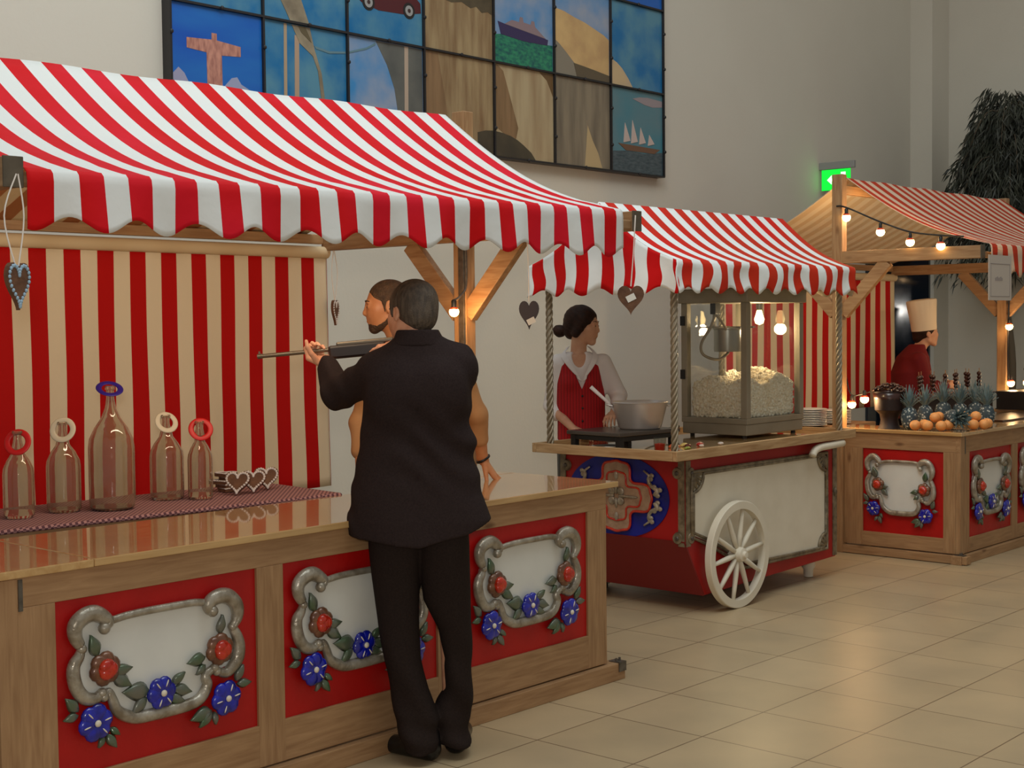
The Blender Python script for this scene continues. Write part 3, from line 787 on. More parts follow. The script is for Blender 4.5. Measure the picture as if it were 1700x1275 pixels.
# ------------------------------------------------------------------ carved panels
TOPP = [(0.249, 0.845), (0.318, 0.857), (0.413, 0.862), (0.493, 0.862), (0.575, 0.862), (0.659, 0.859), (0.722, 0.843)]
TR = [(0.739, 0.792), (0.722, 0.821), (0.74, 0.857), (0.783, 0.874), (0.831, 0.86), (0.866, 0.814), (0.878, 0.761), (0.871, 0.712), (0.85, 0.672)]
RR = [(0.85, 0.672), (0.876, 0.61), (0.888, 0.546), (0.883, 0.477), (0.859, 0.432), (0.815, 0.393), (0.762, 0.417)]
BR = [(0.75, 0.44), (0.706, 0.402), (0.714, 0.346), (0.682, 0.28), (0.623, 0.253), (0.523, 0.248), (0.441, 0.248), (0.362, 0.252), (0.307, 0.278), (0.262, 0.325), (0.244, 0.386), (0.225, 0.44), (.2, .42)]
LL = [(0.192, 0.444), (0.165, 0.419), (0.121, 0.431), (0.085, 0.488), (0.068, 0.566), (0.071, 0.629), (0.096, 0.678), (0.104, 0.717)]
TL = [(0.097, 0.737), (0.075, 0.793), (0.077, 0.856), (0.115, 0.898), (0.159, 0.907), (0.196, 0.885), (0.226, 0.845), (0.203, 0.813)]
BOARD = [(0.249, 0.845), (0.413, 0.857), (0.575, 0.858), (0.722, 0.821), (0.783, 0.874), (0.866, 0.814), (0.855, 0.671), (0.888, 0.546), (0.859, 0.432), (0.762, 0.417), (0.706, 0.393), (0.714, 0.346), (0.682, 0.28), (0.623, 0.253), (0.482, 0.25), (0.362, 0.257), (0.307, 0.278), (0.262, 0.325), (0.241, 0.416), (0.188, 0.431), (0.121, 0.431), (0.085, 0.488), (0.068, 0.566), (0.071, 0.629), (0.104, 0.717), (0.075, 0.793), (0.077, 0.856), (0.115, 0.898), (0.159, 0.907), (0.226, 0.845)]
ROSE = [(0.206, 0.58), (0.778, 0.548)]
BLUE = [(0.154, 0.287), (0.803, 0.243), (0.472, 0.369)]
LV = [(0.177, 0.657), (0.153, 0.756), (0.251, 0.544), (0.316, 0.555), (0.25, 0.526), (0.311, 0.467), (0.784, 0.642), (0.794, 0.73), (0.704, 0.522), (0.631, 0.506), (0.703, 0.473), (0.664, 0.434), (0.083, 0.369), (0.04, 0.436), (0.082, 0.35), (0.031, 0.338), (0.198, 0.194), (0.175, 0.15), (0.214, 0.198), (0.243, 0.133), (0.23, 0.231), (0.259, 0.194), (0.42, 0.393), (0.318, 0.413), (0.403, 0.36), (0.347, 0.3), (0.534, 0.4), (0.58, 0.446), (0.541, 0.369), (0.607, 0.341), (0.516, 0.327), (0.573, 0.296), (0.867, 0.329), (0.895, 0.402), (0.875, 0.306), (0.929, 0.306), (0.732, 0.186), (0.646, 0.162), (0.732, 0.176), (0.68, 0.117), (0.749, 0.17), (0.748, 0.111)]

def carved(parent, f, ud, nd_, wd, mid=True):
    """f(u,v,w) -> point, ud = unit u direction, nd_ = outward normal; parent = red panel"""
    ud = Vector(ud); nn = Vector(nd_); up = Vector((0, 0, 1))
    q = min(1.0, wd / .7)
    MB().prism(BOARD, lambda u, v, w_: f(u, v, w_), .006).build('white_board', M['board'], parent, fix=False)
    fb = MB()
    for k, (pth, r) in enumerate(((TOPP, .011), (TR, .020), (RR, .017), (BR, .016), (LL, .017), (TL, .020))):
        r *= 1.18
        p3 = [f(u, v, .018 + (.006 if k in (1, 5) else 0)) for u, v in pth]
        sp = spline(p3, 5); L = len(sp)
        rr = [r * q * (1.0 if k == 0 else (.72 + .45 * math.sin(PI * min(1, i / L * 1.1)) ** .7)) for i in range(L)]
        fb.tube(sp, rr, 10, flat=.85, nrm=nn)
        if k in (1, 5):
            fb.tube([p + nn * .012 for p in sp], [x * .35 for x in rr], 6)
            e = sp[0] if k == 1 else sp[-1]; fb.ell(e + nn * .006, (.02 * q,) * 3, 10, 7)
        if k in (2, 3, 4):
            fb.tube([p + nn * .010 for p in sp], [x * .3 for x in rr], 6)
            for e in (sp[0], sp[-1]): fb.ell(e + nn * .004, (.017 * q,) * 3, 10, 7)
    fb.build('scroll_frame', M['silver'], parent, smooth=True, fix=False)
    Rb = Matrix((ud, up, nn)).transposed()
    q0 = q; q = q0 * 1.38
    for (u, v) in ROSE:
        b = MB(); c = f(u, v, .03)
        for a in range(6):
            t = a * PI / 3 + .3
            b.ell(c + (ud * math.cos(t) + up * math.sin(t)) * .018 * q - nn * .006, (.024 * q, .023 * q, .018), 12, 8, Rb @ Matrix.Rotation(t, 3, 'Z'))
        o = b.build('rose', [M['rosepetal'], M['rose']], parent, smooth=True, fix=False)
        b2 = MB(); b2.ell(c + nn * .008, (.024 * q, .026 * q, .022), 12, 8, Rb)
        for a in range(3):
            t = a * 2.1; b2.ell(c + nn * .014 + (ud * math.cos(t) + up * math.sin(t)) * .010 * q, (.016 * q, .018 * q, .016), 10, 7, Rb @ Matrix.Rotation(t, 3, 'Z'))
        b2.build('rose_bud', M['rose'], parent, smooth=True, fix=False)
    for k, (u, v) in enumerate(BLUE if mid else BLUE[:2]):
        b = MB(); c = f(u, v, .03 if k < 2 else .028); R0 = .034 * q * (1.0 if k < 2 else .9)
        for a in range(6):
            t = a * PI / 3 + .2 + k
            d = ud * math.cos(t) + up * math.sin(t)
            b.ell(c + d * R0 * .62, (R0 * .72, R0 * .70, .015), 12, 8, Rb @ Matrix.Rotation(t, 3, 'Z'))
        b.build('blue_flower', M['blue'], parent, smooth=True, fix=False)
        b2 = MB().ell(c + nn * .015, (.0085 * q, .0085 * q, .007), 10, 6, Rb)
        for a in (0, 2, 3, 5):
            t = a * PI / 3 + .2 + k; d = ud * math.cos(t) + up * math.sin(t)
            b2.ell(c + d * R0 * .80 + nn * .0145, (.010 * q, .0026, .003), 8, 5, Rb @ Matrix.Rotation(t, 3, 'Z'))
        b2.build('flower_heart', M['cream'], parent, smooth=True, fix=False)
    for i in range(0, len(LV), 2):
        if not mid and .3 < LV[i][0] < .62: continue
        a = Vector(f(LV[i][0], LV[i][1], .020)); e = Vector(f(LV[i + 1][0], LV[i + 1][1], .024))
        d = (e - a); L = d.length * 1.3; d.normalize(); s_ = nn.cross(d)
        b = MB(); vs = []
        for k in range(9):
            t = k / 8; wv = L * .30 * math.sin(PI * t ** .75) + .0012
            c = a + d * (L * t) + nn * (.006 * math.sin(PI * t))
            vs += [c - s_ * wv - nn * .006, c - s_ * wv * .55 + nn * .004, c + nn * .0015, c + s_ * wv * .55 + nn * .004, c + s_ * wv - nn * .006, c - nn * .012]
        fs = []
        for k in range(8):
            for j in range(6):
                fs.append((k * 6 + j, k * 6 + (j + 1) % 6, (k + 1) * 6 + (j + 1) % 6, (k + 1) * 6 + j))
        fs += [tuple(range(5, -1, -1)), tuple(range(48, 54))]
        b.add(vs, fs).build('carved_leaf', M['leaf'], parent, smooth=True, fix=False)

def counter_unit(label, x0, x1, yf, yb, ztop, zp0, zp1, base, front, sides, stand, topd=.62):
    """front: list of (xa, xb) red panels; sides: list of (ya, yb) on the x0 face (and x1 face)"""
    c = empty('stall_counter', (x0, yf, 0), label, 'counter', 'pine stall counters with carved panels')
    zt = ztop - .028
    xs = [x0] + [v for p in front for v in p] + [x1]
    for i in range(0, len(xs), 2):
        if xs[i + 1] - xs[i] > .01:
            if xs[i + 1] - xs[i] > .15 and 0 < i < len(xs) - 2:
                mid_ = (xs[i] + xs[i + 1]) / 2
                MB().box(xs[i], mid_ - .0015, yf, yf + .03, base, zp1).build('stile', M['wood_z'], c, bevel=.002)
                MB().box(mid_ + .0015, xs[i + 1], yf, yf + .03, base, zp1).build('stile', M['wood_z'], c, bevel=.002)
            else:
                MB().box(xs[i], xs[i + 1], yf, yf + .03, base, zp1).build('stile', M['wood_z'], c, bevel=.002)
    for (a, b_) in front:
        MB().box(a - .001, b_ + .001, yf + .0005, yf + .031, base, zp0).build('bottom_rail', M['wood_x'], c, bevel=.002)
        pn = MB().box(a, b_, yf + .012, yf + .02, zp0, zp1).build('red_panel', M['red'], c)
        W_, H_ = b_ - a, zp1 - zp0
        carved(pn, lambda u, v, w_, a=a, W_=W_, H_=H_: Vector((a + u * W_, yf + .012 - w_, zp0 + v * H_)), (1, 0, 0), (0, -1, 0), W_)
    MB().box(x0, x1, yf, yf + .032, zp1, zt).build('top_rail', M['wood_x'], c, bevel=.002)
    MB().box(x0 - .04, x1 + .10, yf - .028, yf + .05, 0, base - .006).build('floor_sill', M['wood_x'], c, bevel=.003)
    MB().box(x0 - .003, x0 + .062, yf - .005, yf, base, zt - .002).build('corner_board', M['wood_z'], c, bevel=.002)
    MB().box(x0 + .066, x0 + .080, yf - .004, yf, zp1 - .01, zt - .006).build('corner_plate', M['bracket'], c)
    for sx, sg in ((x0, -1), (x1, 1)):
        ya, yb_ = sides
        w0, w1 = (sx, sx + .03) if sg < 0 else (sx - .03, sx)
        MB().box(w0, w1, yf + .031, ya, base, zp1).build('stile', M['wood_z'], c, bevel=.002)
        MB().box(w0, w1, yb_, yb, base, zp1).build('stile', M['wood_z'], c, bevel=.002)
        MB().box(w0, w1, ya, yb_, base, zp0).build('bottom_rail', M['wood_y'], c, bevel=.002)
        MB().box(w0, w1, yf + .031, yb, zp1, zt).build('top_rail', M['wood_y'], c, bevel=.002)
        MB().box(sx - .03 if sg < 0 else sx - .04, sx + .04 if sg < 0 else sx + .03, yf - .06 if sg < 0 else yf + .051, yb + .09, .004, base - .008).build('floor_sill', M['wood_y'], c, bevel=.003)
        if sg < 0:
            pn = MB().box(sx + .012, sx + .02, ya, yb_, zp0, zp1).build('red_panel', M['red'], c)
            W_, H_ = yb_ - ya, zp1 - zp0
            carved(pn, lambda u, v, w_: Vector((sx + .012 - w_, yb_ - u * W_, zp0 + v * H_)), (0, -1, 0), (-1, 0, 0), W_, mid=False)
        MB().box(sx - .012 if sg < 0 else sx - .05, sx + .05 if sg < 0 else sx + .012, yb + .002, yb + .09, .0, zt).build('corner_post', M['wood_z'], c, bevel=.003)
    MB().box(x0 + .32, x1 + .07, yf - .02, yf + topd, ztop - .026, ztop).build('countertop', M['top_x'], c, bevel=.004)
    MB().prism([(x0 - .02, yf - .02), (x0 + .318, yf - .02), (x0 + .318, yb + .1), (x0 - .02, yb + .1)], lambda u, v, w_: (u, v, ztop - .027 + w_), .026).build('countertop', M['top_y'], c, bevel=.004)
    MB().box(x1 - .5, x1 + .07, yf + topd + .001, yb + .02, ztop - .026, ztop).build('countertop', M['top_y'], c, bevel=.004)
    for sx in (x0 - .02, x1 + .05):
        b = MB().box(sx, sx + .052, yf - .033, yf - .028, base - .046, base - .006).box(sx, sx + .052, yf - .033, yf + .03, base - .0065, base - .002)
        for q in (.013, .037): b.lathe([(0.006, -.004), (.006, .012), (0, .012)], (sx + q, yf - .005, base), 8)
        b.build('metal_bracket', M['bracket'], c)
    return c

counter_unit('near pine counter with three carved red panels, man in suit standing before it', 2.09, 5.06, 3.965, 4.86, .922, .235, .80, .085,
             [(2.28, 3.062), (3.18, 3.962), (4.14, 4.925)], (4.09, 4.69), None)
counter_unit('far pine counter with carved red panels holding pineapples and oranges', 9.01, 12.05, 4.04, 4.905, .892, .165, .752, .066,
             [(9.16, 9.88), (9.98, 10.70), (10.80, 11.52)], (4.16, 4.76), None)

# ================================================================== POPCORN CART
CX0, CX1, CY0, CY1 = 6.43, 8.12, 4.48, 5.38
cart = empty('popcorn_cart', (CX0, CY0, 0), 'red popcorn cart on a large white spoked wheel with its own striped awning', 'cart')
body = MB().prism([(CX0, .90), (CX1, .90), (CX1, .13), (6.62, .10), (CX0, .42)], lambda u, v, w_: (u, CY0 + w_, v), CY1 - CY0).build('body', M['cart_red'], cart, bevel=.006)
MB().prism([(6.415, .43), (6.425, .43), (6.612, .108), (6.602, .100)], lambda u, v, w_: (u, CY0 - .003 + w_, v), CY1 - CY0 + .006).build('sloped_skirt', M['cart_shaded'], cart)
for ya_, yb_ in ((4.40, 4.43), (5.41, 5.44)): MB().box(6.24, 8.24, ya_, yb_, .895, .95).build('tray_rim', M['cart_wood_x'], cart, bevel=.003)
for xa_, xb_ in ((6.24, 6.27), (8.21, 8.24)): MB().box(xa_, xb_, 4.431, 5.409, .895, .95).build('tray_rim', M['cart_wood_y'], cart, bevel=.003)
MB().box(6.27, 8.21, 4.43, 5.41, .90, .926).build('tray_top', M['top_x'], cart)
# twisted poles
for (px, py) in ((6.285, 4.445), (6.285, 5.335), (8.10, 4.445), (8.10, 5.335)):
    b = MB().tube([(px, py, .9), (px, py, 2.0)], .015, 10)
    for ph in (0, PI / 2, PI, 3 * PI / 2):
        b.tube([(px + .0145 * math.cos(ph + z * 38), py + .0145 * math.sin(ph + z * 38), z) for z in np.arange(.90, 2.0, .012)], .0075, 6)
    b.build('twisted_pole', M['rope'], cart, smooth=True, fix=False)
ea = MB()
ea.box(6.25, 8.13, 4.42, 4.45, 1.95, 1.98).box(6.25, 8.13, 5.33, 5.36, 1.95, 1.98).box(6.26, 6.29, 4.45, 5.33, 1.95, 1.98).box(8.09, 8.12, 4.45, 5.33, 1.95, 1.98).box(6.27, 8.11, 4.87, 4.90, 2.28, 2.305)
ea.build('roof_frame', M['rope'], cart)
# awning of the cart
AX0, AX1, AY0, AY1, AYC, AZE, AZR = 6.19, 8.15, 4.36, 5.41, 4.885, 1.985, 2.325
def top_z(y):
    t = (y - AY0) / (AYC - AY0) if y < AYC else (AY1 - y) / (AY1 - AYC)
    t = max(0, min(1, t)); return AZE + (AZR - AZE) * t - .05 * math.sin(PI * t)
P, UV = [], []
nx = 150
for i in range(nx + 1):
    x = AX0 + (AX1 - AX0) * i / nx; row = []; uv = []
    for k in range(29):
        y = AY1 + (AY0 - AY1) * k / 28; row.append((x, y, top_z(y) + .003)); uv.append((x - 6.245, y))
    zb = 1.825 - .018 * math.cos(2 * PI * (x - AX0) / .2)
    for k in range(1, 9):
        t = k / 8; s_ = .018 * math.sin(PI * t * 1.4) * math.sin(x * 9)
        row.append((x + s_, AY0 - .012 + .015 * math.sin(t * 3) * math.cos(x * 11), AZE + (zb - AZE) * t)); uv.append((x - 6.245, 0))
    P.append(row); UV.append(uv)
cloth_c = stripes('cart_awning_front', (214, 26, 14), WHT, 0.083, 0, hue=(200, 46, 20))
sheet('awning_top', P, UV, [cloth_c, M['cart_in']], cart)
for gx, sg in ((AX0, -1), (AX1, 1)):
    P, UV = [], []
    ny = 90
    for i in range(ny + 1):
        y = AY0 + (AY1 - AY0) * i / ny; row = []; uv = []
        zt = top_z(y); zb = 1.825 - .02 * math.cos(2 * PI * (y - AY0) / .21)
        for k in range(13):
            t = k / 12; s_ = .022 * math.sin(t * PI * 2.2) * (.4 + t)
            z = zt + (zb - zt) * t
            row.append((gx + sg * (.002 + .02 * math.sin(y * 14) * t), y + s_ * .35, z)); uv.append((y - 4.63 + .166, z))
        P.append(row); UV.append(uv)
    sheet('awning_gable', P, UV, [stripes('cart_gable_stripes', (206, 6, 10), WHT, 0.083, 0), M['cart_in']], cart, flip=(sg < 0))
# painted oval with carved quatrefoil on the short side
xo = CX0 - .002
oc = (4.95, .655)
ov = MB().prism([(oc[0] + .365 * math.cos(a * PI / 32), oc[1] + .240 * math.sin(a * PI / 32)) for a in range(64)], lambda u, v, w_: (xo + .002 - w_, u, v), .006).build('blue_oval', M['blueoval'], cart, fix=False)
def lobes(sc, n=96):
    out = []
    for a in range(n):
        t = 2 * PI * a / n; r = sc * (.178 + .040 * math.cos(4 * t) - .014 * math.cos(8 * t) + .004 * math.cos(16 * t))
        out.append((oc[0] - .0 + r * 1.22 * math.cos(t), oc[1] + r * .98 * math.sin(t)))
    return out
MB().prism(lobes(1.0), lambda u, v, w_: (xo - .004 - w_, u, v), .008).build('quatrefoil', mat('quatrefoil_plaster', (176, 148, 122), .45, c2=(150, 118, 96), scale=20, bump=.3), cart, fix=False)
for sc, rr in ((1.0, .008), (.70, .006)):
    MB().tube([(xo - .013, u, v) for u, v in lobes(sc)], rr, 8, closed=True).build('red_outline', M['rose'], cart, smooth=True, fix=False)
b = MB()
for sg in (-1, 1):
    for s2 in (-1, 1):
        pts = [(oc[0] + sg * (.275 - .10 * (t / 3.2) ** 2 + .02 * math.sin(t * 3)), oc[1] + s2 * (.02 + .150 * (t / 3.2) + .008 * math.sin(t * 4))) for t in np.arange(0, 3.3, .3)]
        b.tube([(xo - .012, u, v) for u, v in pts], [.016 - .001 * i for i in range(len(pts))], 8)
        for t in range(5):
            u, v = pts[t * 2]; b.ell((xo - .014, u + sg * .018, v), (.008, .018, .014), 8, 6)
for a in range(8):
    t = a * PI / 4; b.ell((xo - .015, oc[0] + .045 * math.cos(t), oc[1] + .04 * math.sin(t)), (.010, .024 * abs(math.cos(t)) + .010, .022 * abs(math.sin(t)) + .010), 8, 6)
for sg in (-1, 1): b.ell((xo - .015, oc[0] + sg * .105, oc[1]), (.008, .05, .009), 8, 6)
for sg in (-1, 1): b.ell((xo - .015, oc[0], oc[1] + sg * .12), (.008, .014, .026), 8, 6)
b.build('silver_scrollwork', M['silver'], cart, smooth=True, fix=False)
# corner straps
def strap(f, name='corner_strap'):
    b = MB().prism([(0, .40), (.04, .40), (.04, .88), (0, .88)], f, .008)
    b.build(name, M['silverdark'], cart)
for yy in (CY0 + .001, CY1 - .045):
    strap(lambda u, v, w_, yy=yy: (xo - w_, yy + u, v))
strap(lambda u, v, w_: (CX0 + .002 + u, CY0 - .001 - w_, v))
for yy, zz in ((CY0 + .045, .81), (CY0 + .045, .445), (CY1 - .05, .81)):
    b = MB().lathe([(.001, -.018), (.03, -.014), (.036, 0)], (xo, yy, zz), 20, axis=0); b.build('strap_boss', M['silverdark'], cart, smooth='auto')
    MB().ell((xo - .018, yy, zz), (.006, .014, .014), 10, 6).build('strap_bolt', M['dark_metal'], cart, smooth=True)
for xx, zz in ((CX0 + .045, .81), (CX0 + .045, .445)):
    b = MB().lathe([(.001, -.018), (.03, -.014), (.036, 0)], (xx, CY0, zz), 20, axis=1); b.build('strap_boss', M['silverdark'], cart, smooth='auto')
    MB().ell((xx, CY0 - .018, zz), (.014, .006, .014), 10, 6).build('strap_bolt', M['dark_metal'], cart, smooth=True)
MB().box(8.075, 8.125, CY0 - .006, CY0 + .001, .14, .88).ell((8.10, CY0 - .01, .55), (.016, .01, .03), 10, 6).build('edge_strap', M['silverdark'], cart)
# white long panel
WP = [(6.50, .80), (7.96, .795), (7.97, .215), (7.05, .22), (6.66, .40), (6.49, .46)]
yo = CY0 - .002
MB().prism(WP, lambda u, v, w_: (u, yo - w_, v), .006).build('white_side_panel', M['white_paint'], cart, fix=False)
fm = MB()
def arc(cx, cz, r, a0, a1, n=8): return [(cx + r * math.cos(a0 + (a1 - a0) * i / n), cz + r * math.sin(a0 + (a1 - a0) * i / n)) for i in range(n + 1)]
outl = arc(6.49, .80, .10, -PI / 2, 0) + arc(7.97, .80, .10, PI, 1.5 * PI) + arc(7.97, .21, .09, PI / 2, PI) + [(7.05, .225), (6.66, .41), (6.49, .475)]
fm.tube([(u, yo - .012, v) for u, v in outl], .010, 8, closed=True)
o2 = [(6.475, .815), (7.985, .812), (7.985, .198), (7.03, .205), (6.65, .385), (6.475, .45)]
fm.tube([(u, yo - .010, v) for u, v in o2], .011, 8, closed=True)
for (ax_, az_, sx_, sz_) in ((6.49, .80, 1, -1), (7.97, .80, -1, -1), (7.97, .21, -1, 1)):
    for k in range(5):
        a = k * PI / 8
        d = Vector((math.cos(a) * sx_, 0, math.sin(a) * sz_)); R3 = Matrix((d, Vector((0, -1, 0)), d.cross(Vector((0, -1, 0))))).transposed()
        fm.ell(Vector((ax_, yo - .012, az_)) + d * .05, (.045, .008, .012), 10, 6, R3)
    for k in range(3):
        fm.ell((ax_, yo - .012, az_ + sz_ * (.12 + .03 * k)), (.012 - .002 * k, .008, .016), 8, 6); fm.ell((ax_ + sx_ * (.12 + .03 * k), yo - .012, az_), (.016, .008, .012 - .002 * k), 8, 6)
fm.build('silver_moulding', M['silverdark'], cart, smooth=True, fix=False)
# wheels
def wheel(cx, y, R0, name='spoked_wheel'):
    rim = MB().lathe([(R0 - .047, -.022), (R0 - .004, -.022), (R0, -.018), (R0, .018), (R0 - .004, .022), (R0 - .047, .022), (R0 - .047, -.022)], (cx, y, R0), 64, axis=1, caps=False)
    o = rim.build(name, M['white_paint'], cart, smooth='auto')
    sp = MB()
    for k in range(10):
        a = 2 * PI * k / 10 + .12
        b = MB(); p0 = Vector((cx + .03 * math.cos(a), y, R0 + .03 * math.sin(a))); p1 = Vector((cx + (R0 - .04) * math.cos(a), y, R0 + (R0 - .04) * math.sin(a)))
        b.tube([p0, p0.lerp(p1, .3), p0.lerp(p1, .7), p1], [.014, .017, .014, .011], 8).build('spoke', M['white_paint'], o, smooth=True)
    MB().lathe([(0, -.062), (.018, -.06), (.022, -.045), (.038, -.04), (.042, -.02), (.045, .02), (.034, .05), (0, .05)], (cx, y, R0), 24, axis=1).build('hub', M['white_paint'], o, smooth='auto')
    return o
wheel(6.87, 4.42, .310)
wheel(6.87, 5.445, .310)
MB().tube([(6.87, 4.44, .31), (6.87, 5.43, .31)], .014, 12).build('axle', M['dark_metal'], cart, smooth='auto')
for yy in (4.60, 5.26):
    MB().lathe([(.022, 0), (.03, .004), (.032, .05), (.045, .07), (.045, .14)], (7.98, yy, 0), 20).build('foot', M['white_paint'], cart, smooth='auto')
MB().tube(spline([(7.72, 4.42, .815), (7.75, 4.42, .845), (7.82, 4.42, .860), (7.95, 4.42, .864), (8.10, 4.42, .868)], 5), .024, 12).build('push_handle', M['white_paint'], cart, smooth=True)

# ------------------------------------------------------------------ popcorn machine on the cart
mx0, mx1, my0, my1 = 7.40, 8.08, 4.69, 5.18
pm = empty('popcorn_machine', (mx0, my0, .926), 'grey glass-sided popcorn machine half full of popcorn, standing on the cart', 'popcorn machine')
MB().box(mx0 + .005, mx1 - .005, my0 + .005, my1 - .005, .945, 1.015).build('base', M['machine'], pm, bevel=.005)
b = MB()
for fx in (mx0 + .05, mx1 - .05):
    for fy in (my0 + .05, my1 - .05): b.lathe([(.015, 0), (.015, .022)], (fx, fy, .926), 10)
b.build('feet', M['black'], pm)
MB().box(mx0, mx1, my0, my1, 1.015, 1.05).build('lower_rail', M['machine'], pm, bevel=.003)
for fx, fy in ((mx0, my0), (mx1 - .045, my0), (mx0, my1 - .045), (mx1 - .045, my1 - .045)):
    MB().box(fx, fx + .045, fy, fy + .045, 1.05, 1.77).build('corner_post', M['machine'], pm, bevel=.003)
MB().box(mx0 - .015, mx1 + .015, my0 - .015, my1 + .015, 1.77, 1.86).build('top_cap', M['machine'], pm, bevel=.006)
MB().box(mx0 + .045, mx1 - .045, my0 + .018, my0 + .022, 1.05, 1.77).build('glass_pane', M['glass'], pm)
MB().box(mx0 + .018, mx0 + .022, my0 + .045, my1 - .045, 1.05, 1.77).build('glass_pane', M['glass'], pm)
MB().box(mx0 + .045, mx1 - .045, my1 - .022, my1 - .018, 1.05, 1.77).build('glass_pane', M['glass'], pm)
MB().box(mx1 - .022, mx1 - .018, my0 + .045, my1 - .045, 1.05, 1.77).build('glass_pane', M['glass'], pm)
for zz in (1.66, 1.32): MB().box(mx0 - .008, mx0 + .01, my1 - .03, my1 + .002, zz - .03, zz + .03).build('hinge', M['black'], pm)
kt = MB().lathe([(.0, 1.46), (.085, 1.46), (.088, 1.475), (.088, 1.60), (.095, 1.605), (.095, 1.613), (0, 1.625)], (7.66, 5.0, 0), 32)
kt.build('kettle', M['steel'], pm, smooth='auto')
MB().box(7.645, 7.675, 4.80, 5.16, 1.612, 1.622).tube([(7.66, 5.1, 1.61), (7.66, 5.1, 1.77)], .012, 8).build('kettle_hanger', M['steel'], pm)
MB().box(7.49, 7.55, 4.98, 5.02, 1.70, 1.77).build('cord_socket', M['black'], pm, bevel=.004)
MB().tube(spline([(7.52, 5.0, 1.70), (7.50, 5.02, 1.62), (7.455, 5.06, 1.52), (7.45, 5.05, 1.45), (7.50, 5.0, 1.415), (7.58, 4.99, 1.42), (7.64, 4.98, 1.455)], 8), .009, 8).build('kettle_cord', M['rope'], pm, smooth=True)
MB().tube(spline([(7.52, 5.0, 1.70), (7.54, 4.97, 1.66), (7.57, 4.95, 1.60)], 6), .008, 8).build('kettle_cord', M['rope'], pm, smooth=True)
lb = MB().lathe([(0, 1.63), (.025, 1.64), (.033, 1.665), (.022, 1.70), (.014, 1.73)], (7.93, 4.93, 0), 20).build('heat_bulb', M['bulb'], pm, smooth=True)
MB().lathe([(.02, 1.725), (.022, 1.77)], (7.93, 4.93, 0), 16).build('bulb_socket', M['steel'], pm, smooth='auto')
l = bpy.data.lights.new('heat_lamp_light', 'POINT'); l.energy = 11; l.color = (1.0, .74, .42); l.shadow_soft_size = .04
lo = bpy.data.objects.new('heat_lamp_light', l); COL.objects.link(lo); lo.location = (7.93, 4.93, 1.60)
# heap of popcorn (nobody could count it)
rng = random.Random(3)
pb = MB(); hx0, hx1, hy0, hy1 = mx0 + .047, mx1 - .047, my0 + .047, my1 - .047
def heapz(x, y): return 1.245 + .07 * ((x - hx0) / (hx1 - hx0)) + .03 * math.sin(x * 17) + .02 * math.sin(y * 23 + x * 5)
gx, gy = 24, 18
vs = [(hx0 + .012 + (hx1 - hx0 - .024) * i / gx, hy0 + .012 + (hy1 - hy0 - .024) * j / gy, heapz(hx0 + (hx1 - hx0) * i / gx, hy0 + (hy1 - hy0) * j / gy) - .012) for i in range(gx + 1) for j in range(gy + 1)]
vs2 = [(v[0], v[1], 1.052) for v in vs]
n_ = len(vs); fs = []
for i in range(gx):
    for j in range(gy):
        a = i * (gy + 1) + j; fs.append((a, a + gy + 1, a + gy + 2, a + 1))
ring = [i * (gy + 1) for i in range(gx + 1)] + [gx * (gy + 1) + j for j in range(1, gy + 1)] + [i * (gy + 1) + gy for i in range(gx - 1, -1, -1)] + [j for j in range(gy - 1, 0, -1)]
for a, c in zip(ring, ring[1:] + ring[:1]): fs.append((a, c, c + n_, a + n_))
pb.add(vs + vs2, fs)
def kernel(x, y, z):
    r = rng.uniform(.007, .0125)
    for q in range(rng.choice((1, 2, 2))):
        pb.ell((x + rng.uniform(-.006, .006), y + rng.uniform(-.006, .006), z + rng.uniform(-.006, .006)), (r * rng.uniform(.7, 1.1), r * rng.uniform(.7, 1.1), r * rng.uniform(.7, 1.1)), 6, 4)
for _ in range(2000):
    x = rng.uniform(hx0 + .01, hx1 - .01); z = rng.uniform(1.055, 1.0) ; z = 1.056 + rng.random() * (heapz(x, hy0) - 1.056); kernel(x, hy0 + .008, z)
for _ in range(1500):
    y = rng.uniform(hy0 + .01, hy1 - .01); z = 1.056 + rng.random() * (heapz(hx0, y) - 1.056); kernel(hx0 + .008, y, z)
for _ in range(1600):
    x = rng.uniform(hx0 + .01, hx1 - .01); y = rng.uniform(hy0 + .01, hy1 - .01); kernel(x, y, heapz(x, y) - .004 + rng.random() * .012)
tag(pb.build('popcorn_heap', M['popcorn'], pm, smooth=True, fix=False), kind='stuff')
# ================================================================== SHOOTING RANGE SHELF AND GOODS
sh = empty('back_shelf', (3.2, 4.92, 0), 'low wooden shelf behind the near counter under the checked runner', 'shelf')
SHP = [(2.425, 4.735), (4.0, 4.595), (4.06, 5.20), (2.425, 5.32)]
MB().prism(SHP, lambda u, v, w_: (u, v, .892 + w_), .028).build('shelf_board', M['wood_x'], sh, bevel=.003)
for u, v in ((2.52, 4.80), (3.92, 4.68), (3.96, 5.12), (2.52, 5.24)):
    MB().box(u - .025, u + .025, v - .025, v + .025, 0, .892).build('leg', M['wood_z'], sh)
rc = MB().prism(SHP, lambda u, v, w_: (u, v, .921 + w_), .010)
rc.tube([(2.425, 4.733, .922), (3.2, 4.664, .922), (4.002, 4.592, .922), (4.063, 5.2, .922)], .009, 10)
tag(rc.build('table_runner', M['gingham'], loc=(3.2, 4.9, .921)), 'small red and blue checked runner cloth under the glass bottles', 'tablecloth')

